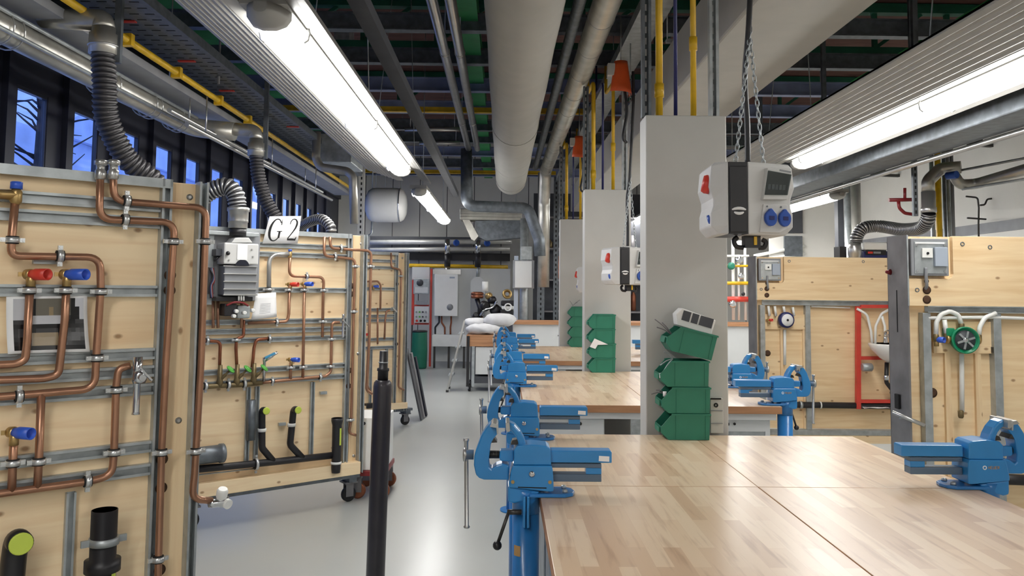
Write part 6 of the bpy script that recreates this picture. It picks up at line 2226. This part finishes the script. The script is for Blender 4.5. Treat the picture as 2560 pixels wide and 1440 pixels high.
# second boiler with grey hood
t = thing('boiler_hood', 'grey boiler with tapered flue hood beside the white boiler', 'boiler', at(1193, 790, YR))
fbx(t, 'casing', MGREY, 1176, 735, 1212, 790, YR - 0.25, 0.25, 0.01)
q = [at(x, y, YR - 0.25) for x, y in ((1176, 735), (1212, 735), (1212, 702), (1200, 692), (1188, 692), (1176, 702))]
m = MB().prism([(v.x, v.z) for v in q], (0, YR - 0.25, 0), (1, 0, 0), (0, 0, 1), (0, 0.22, 0))
m.build('hood', CABGREY, t, world=True)
for py0, py1, r, mt, nm in ((692, 668, 0.035, GALV, 'flue_stub'), (668, 634, 0.06, HOSEBLK, 'flue_hose'), (633, 600, 0.058, CHROME, 'flue_pipe')):
    m = MB().cyl(at(1194, py0, YR - 0.14), at(1196, py1, YR - 0.14), r, n=16)
    m.build(nm, mt, t, world=True)
for px in (1183, 1205):
    a = at(px, 790, YR - 0.12)
    MB().cyl((a.x, YR - 0.12, 0.0), (a.x, YR - 0.12, a.z + 0.02), 0.018, n=8).build('connection_pipe', COPPERD, t, world=True)
t = thing('copper_valve', 'brown copper valve body in front of the grey boiler', 'valve', at(1193, 750, 14.6))
m = MB().lathe([(0.10, 0.0), (0.115, 0.02), (0.115, 0.05), (0.09, 0.06), (0.115, 0.07), (0.115, 0.1), (0.08, 0.12)], at(1193, 746, 14.6), (0, 0, 1), 20)
m.build('body', COPPERD, t, world=True)
m = MB().tube([at(1192, 746, 14.6), at(1200, 770, 14.6), at(1198, 800, 14.6)], 0.045, 10)
m.build('stem', BLACK, t, world=True)
solo('white_canister', 'white cylindrical canister above the far trolley', 'canister', WHITE, MB().cyl(at(1213, 728, 14.5), at(1213, 704, 14.5), 0.055, n=18))
m = MB()
c = at(1268, 735, 14.4)
for k in range(4):
    m.torus(c + Vector((0, 0.02 * k, 0)), (0.2, -1, 0.2), 0.075 - 0.008 * k, 0.016, 20, 8)
solo('brass_coil', 'coiled brass fitting at the right of the far trolley pile', 'coil', BRASS, m)
a, b = at(1178, 800, 14.3), at(1292, 792, 14.3)
solo('dark_plinth', 'dark plinth hidden behind the loaded trolley', 'plinth', DGREY, MB().box(a.x, b.x, 14.12, 14.9, 0.0, a.z))
t = thing('pump_assembly', 'black pump assembly piled above the far trolley', 'pump', at(1225, 800, 14.4))
for px, py, r, mt in ((1212, 765, 0.09, BLACK), (1230, 750, 0.07, BLACK), (1240, 776, 0.1, BLACK), (1222, 740, 0.06, BRASS), (1190, 790, 0.06, BLACK)):
    m = MB().lathe([(r * 0.6, -r), (r, -r * 0.6), (r, r * 0.6), (r * 0.6, r)], at(px, py, 14.4), (rnd.uniform(-1, 1), -0.5, rnd.uniform(-0.3, 0.6)), 16)
    m.build('pump_housing', mt, t, world=True)
m = MB().tube(spline([at(1200, 790, 14.3), at(1212, 775, 14.3), at(1232, 768, 14.3), at(1242, 752, 14.3)], 6), 0.02, 8)
m.build('hose', CHROME, t, world=True)
t = thing('cutting_machine', 'black and white machine head at the right of the far trolley pile', 'machine', at(1270, 785, 14.2))
for px0, py0, px1, py1, mt in ((1252, 752, 1290, 764, BLACK), (1254, 765, 1292, 774, WHITE), (1250, 774.5, 1284, 790, BLACK)):
    fbx(t, 'casing', mt, px0, py0, px1, py1, 14.2, 0.25, 0.02)
m = MB().torus(at(1270, 768, 14.18), (0, 1, 0), 0.06, 0.015, 16, 6)
m.build('ring', WHITE, t, world=True)
# bench under the boiler
t = thing('steel_table', 'white-topped steel table under the white boiler', 'table', (at(1120, 860, YR).x, YR, 0))
fbx(t, 'top', WHITE, 1080, 838, 1168, 866, YR - 0.35, 0.35, 0.005)
for px in (1086, 1122, 1160):
    a = at(px, 866, YR - 0.3)
    MB().box(a.x - 0.02, a.x + 0.02, YR - 0.3, YR - 0.26, 0, a.z - 0.005).build('leg', DSTEEL, t, world=True)
# trolley
YT = 12.5
a, b = at(1166, 900, YT), at(1268, 900, YT)
t = thing('trolley', 'grey workshop trolley with black corner posts near the far wall', 'trolley', ((a.x + b.x) / 2, YT, 0))
fbx(t, 'top', BEECHEDGE, 1166, 838, 1266, 866, YT, 0.55, 0.004)
fbx(t, 'cabinet', CABGREY, 1188, 868, 1262, 936, YT + 0.02, 0.5, 0.004)
fbx(t, 'shelf', DGREY, 1184, 942, 1268, 958, YT, 0.55)
for px, mt, y0, y1 in ((1169, BLACK, 840, 966), (1182, GALV, 866, 966), (1264, GALV, 866, 966)):
    a = at(px, y1, YT)
    b = at(px, y0, YT)
    MB().box(a.x - 0.022, a.x + 0.022, YT - 0.03, YT - 0.001, a.z, b.z).build('post', mt, t, world=True)
for px in (1173, 1258):
    for dy in (0.02, 0.5):
        a = at(px, 966, YT)
        m = MB().lathe([(0.04, -0.016), (0.055, -0.012), (0.055, 0.012), (0.04, 0.016)], (a.x, YT + dy, 0.056), (1, 0.3, 0), 18)
        w_ = m.build('wheel', RUBBER, t, world=True)
        m = MB().lathe([(0.022, -0.018), (0.022, 0.018)], (a.x, YT + dy, 0.056), (1, 0.3, 0), 12)
        m.build('wheel_hub', WHITE, w_, world=True)
        MB().box(a.x - 0.02, a.x + 0.02, YT + dy - 0.02, YT + dy + 0.02, 0.10, at(px, 958, YT).z).build('caster_fork', BLACK, t, world=True)
SACK = mat('sack_white', (208, 208, 210), 0.7)
# white sacks piled on the trolley
for i, (px, py, w_, h_, dy) in enumerate(((1212, 822, 92, 20, 0.15), (1250, 800, 82, 24, 0.2), (1190, 806, 60, 16, 0.3))):
    c = at(px, py, YT + dy)
    k = 2000.0 / (YT + dy)
    rx, rz = w_ / 2 / k, h_ / k / 2 * 1.25
    rings = []
    for j in range(9):
        q = PI * j / 8
        rr = max(0.02, math.sin(q) ** 0.55)
        ring = []
        for n_ in range(22):
            a_ = 2 * PI * n_ / 22
            wob = 1 + 0.06 * math.sin(5 * a_ + i * 2 + j)
            ring.append(c + Vector((rx * rr * wob * math.cos(a_), 0.17 * rr * wob * math.sin(a_), -rz * math.cos(q) + 0.012 * math.sin(4 * a_ + j))))
        rings.append(ring)
    m = MB().loft(rings, smooth=True)
    solo('white_sack', ['flat white sack lying on the trolley, lowest of the pile', 'plump white sack on the trolley, at the right of the pile', 'small white sack at the left back of the trolley pile'][i], 'sack', SACK, m, 'white sacks on the trolley')
# step ladder
f0 = atz(1118, 980, 0.0)
t = thing('step_ladder', 'aluminium step ladder leaning beside the far trolley', 'ladder', (f0.x, f0.y, 0))
tp = at(1163, 800, f0.y + 0.25)
for dy in (0.0, 0.42):
    MB().bar((f0.x, f0.y + dy, 0.03), (tp.x, f0.y + dy * 0.8 + 0.05, tp.z), 0.06, 0.025, up=(1, 0, 0)).build('rail', STEEL, t, world=True)
    m = MB().cbox((f0.x, f0.y + dy, 0.016), (0.04, 0.075, 0.03))
    m.build('foot', BLACK, t, world=True)
for i in range(4):
    q = 0.2 + 0.2 * i
    x = f0.x + (tp.x - f0.x) * q
    z = 0.03 + (tp.z - 0.03) * q
    MB().box(x - 0.04, x + 0.04, f0.y + 0.02, f0.y + 0.38, z, z + 0.02).build('step', GALV, t, world=True)
# services above the far wall
for i, (py0, py1, x0, x1, r, mt, lab) in enumerate(((606, 604, 925, 1280, 0.05, FARPIPE, 'bright silver pipe, upper of the far wall pair'), (625, 622, 925, 1275, 0.045, FARPIPE, 'silver pipe, lower of the far wall pair'),
        (664, 668, 1012, 1270, 0.042, YELLOW, 'yellow gas pipe crossing the far wall'))):
    m = MB().tube([at(x0, py0, 16.7), at(x1, py1, 16.7)], r, 12)
    for k in range(5):
        px = x0 + 25 + (x1 - x0 - 50) * k / 4
        p = at(px, py0 + (py1 - py0) * k / 4, 16.7)
        m.cyl(p, (p.x, 17.6, p.z), 0.012, n=6)
    solo('wall_pipe', lab, 'pipe', mt, m, 'pipes along the far wall')
m = fb(925, 594, 1280, 600, 16.9, 0.65)
solo('wall_shelf', 'dark ledge running above the silver pipes at the far wall', 'shelf', DGREY, m)
m = fb(930, 634, 1275, 648, 17.3, 0.28)
solo('wall_ledge', 'black ledge below the silver pipes at the far wall', 'shelf', BLACK, m)
for i, (px, py) in enumerate(((1141, 607), (1218, 608))):
    p = at(px, py, 16.5)
    m = MB().lathe([(0.06, -0.05), (0.07, 0), (0.05, 0.05)], p, (0.2, -1, 0.2), 14)
    m.cyl(p, (p.x, 16.72, p.z), 0.03, n=8)
    solo('blue_valve', ['blue valve on far pipes right of the white boiler flue', 'blue valve on far pipes right of the second flue'][i], 'valve', SOCKBLUE, m, 'blue valves at the far wall')
# expansion tank
c0, c1 = at(914, 513, 14.0), at(1018, 513, 14.0)
t = thing('expansion_tank', 'white horizontal tank hanging under the far aisle light', 'tank', (c0 + c1) / 2)
L = (c1 - c0).length
R_ = (at(960, 470, 14.0).z - at(960, 556, 14.0).z) / 2
prof = [(0.02, 0.0), (R_ * 0.55, 0.015), (R_ * 0.85, 0.06), (R_ * 0.97, 0.12), (R_, 0.19), (R_, L - 0.19), (R_ * 0.97, L - 0.12), (R_ * 0.85, L - 0.06), (R_ * 0.55, L - 0.015), (0.02, L)]
m = MB().lathe(prof, (-L / 2, 0, 0), (1, 0, 0), 30)
m.build('shell', ENAMEL, t)
m = MB().torus((L / 2 - 0.12, 0, 0), (1, 0, 0), R_ * 0.985, 0.01, 30, 6)
m.build('seam_band', CHROME, t)
m = MB().tube(rounded([(-L / 2 + 0.12, 0, -R_ + 0.01), (-L / 2 + 0.12, 0, -R_ - 0.2), (-L / 2 - 0.02, 0, -R_ - 0.3)], 0.06), 0.02, 8)
m.build('drain_pipe', GALV, t)
for q in (-0.25, 0.25):
    m = MB().cyl((q, 0, R_ - 0.02), (q, 0, 4.9 - (c0.z)), 0.01, n=6)
    m.build('hanger', GALV, t)
# galvanised duct work right of the aisle
t = thing('galvanised_duct_bend', 'galvanised flat duct with sloping branch under the dark insulated pipe', 'duct', at(1230, 560, 14.2))
for py0, py1 in ((523, 533), (534, 541), (542, 549)):
    fbx(t, 'casing', DUCT, 1150, py0, 1305, py1, 14.2, 0.5, 0.01)
q = [at(x, y, 14.25) for x, y in ((1150, 535), (1166, 535), (1196, 590), (1186, 602), (1178, 598))]
m = MB().prism([(v.x, v.z) for v in q], (0, 14.25, 0), (1, 0, 0), (0, 0, 1), (0, 0.4, 0))
m.build('branch', DUCT, t, world=True)
q = [at(x, y, 14.3) for x, y in ((1188, 552), (1300, 551), (1305, 594), (1215, 601), (1192, 590))]
m = MB().prism([(v.x, v.z) for v in q], (0, 14.3, 0), (1, 0, 0), (0, 0, 1), (0, 0.3, 0))
m.build('side_panel', GALVD, t, world=True)
for q in (1180, 1290):
    p = at(q, 523, 14.5)
    MB().cyl(p, (p.x, 14.5, 4.9), 0.01, n=6).build('hanger', GALV, t, world=True)
YC = 13.6
for px0, px1, y0, mt, lab, nm in ((1299, 1322, 545, GALV, 'galvanised duct column behind the far blue vises', 'duct_column'), (1284, 1296, 640, LID, 'pale blue flat strip column beside the galvanised duct column', 'flat_column')):
    a, b = at(px0, 800, YC), at(px1, y0, YC)
    m = MB()
    if nm == 'duct_column':
        m.cyl(((a.x + b.x) / 2, YC + 0.1, 0), ((a.x + b.x) / 2, YC + 0.1, b.z), (b.x - a.x) / 2, n=20)
    else:
        m.box(a.x, b.x, YC - 0.05, YC - 0.01, 0, b.z)
    solo(nm, lab, 'column', mt, m)
t = thing('switch_cabinet', 'grey switch cabinet mounted on the galvanised duct column', 'cabinet', at(1308, 720, YC - 0.15))
fbx(t, 'body', MGREY, 1282, 651, 1336, 721, YC - 0.14, 0.13, 0.004)
fbx(t, 'door', CABGREY, 1287, 653, 1330, 719, YC - 0.152, 0.011, 0.003)
fbx(t, 'upper_box', GALV, 1302, 616, 1330, 649, YC - 0.1, 0.08, 0.003)
for px0, px1, Y, y0, y1, lab in ((893, 908, 13.2, 455, 900, 'perforated strut beside the white tank'), (1344, 1362, 14.4, 440, 815, 'perforated strut left of the farthest grey column'), (1384, 1396, 14.9, 430, 815, 'perforated strut just beside the farthest grey column')):
    a, b = at(px0, 600, Y), at(px1, 600, Y)
    m = MB()
    m.box(a.x, b.x, Y, Y + 0.05, 0, 3.7)
    m.cur = 1
    z = 0.4
    x = (a.x + b.x) / 2
    while z < 3.6:
        m.box(x - 0.012, x + 0.012, Y - 0.002, Y, z, z + 0.045)
        z += 0.09
    solo('perforated_strut', lab, 'strut', [LGREY if px0 == 893 else GALVD, INK], m, 'perforated struts')
# dark machinery rack seen between the columns
t = thing('machinery_rack', 'dark rack of pipes and pumps beyond the counter', 'rack', (1.6, 15.2, 0))
for x in (0.72, 1.7, 2.9):
    MB().box(x, x + 0.06, 15.2, 15.26, 0, 3.4).build('upright', DSTEEL, t, world=True)
MB().box(0.6, 3.4, 15.9, 15.95, 0.0, 3.5).build('back_panel', DGREY, t, world=True)
for z in (1.15, 1.75, 2.35, 2.95):
    MB().box(0.70, 2.98, 15.26, 15.85, z, z + 0.03).build('shelf', STEELP, t, world=True)
for i in range(26):
    x = rnd.uniform(0.72, 2.9)
    z = rnd.choice((1.19, 1.79, 2.39)) + 0.0
    h = rnd.uniform(0.12, 0.45)
    r = rnd.uniform(0.03, 0.09)
    mt = rnd.choice((BLACK, DGREY, STEELP, BRASSD, DRED, MGREY, BLACK, COPPERD))
    m = MB().lathe([(r * 0.8, 0), (r, 0.02), (r, h * 0.7), (r * 0.5, h * 0.8), (r * 0.5, h)], (x, rnd.uniform(15.3, 15.7), z), (0, 0, 1), 12)
    m.build('pump', mt, t, world=True)
# counter with wooden edge
a, b = at(1283, 803, 12.7), at(1872, 803, 12.7)
t = thing('counter', 'long white counter with wooden edge beyond the benches', 'counter', (2.2, 12.7, 0))
MB().box(a.x, 4.3, 12.72, 13.3, 0.05, a.z - 0.05).build('carcass', CABGREY, t, world=True)
MB().box(a.x - 0.01, 4.32, 12.68, 13.32, a.z - 0.048, a.z).build('top', BEECHEDGE, t, world=True)
x = a.x
while x < 4.0:
    x += 0.78
    MB().box(x, x + 0.01, 12.712, 12.719, 0.06, a.z - 0.06).build('door_gap', DGREY, t, world=True)
    m = MB().cyl((x - 0.06, 12.7195, a.z - 0.22), (x - 0.06, 12.70, a.z - 0.22), 0.012, n=10)
    m.build('lock', DSTEEL, t, world=True)
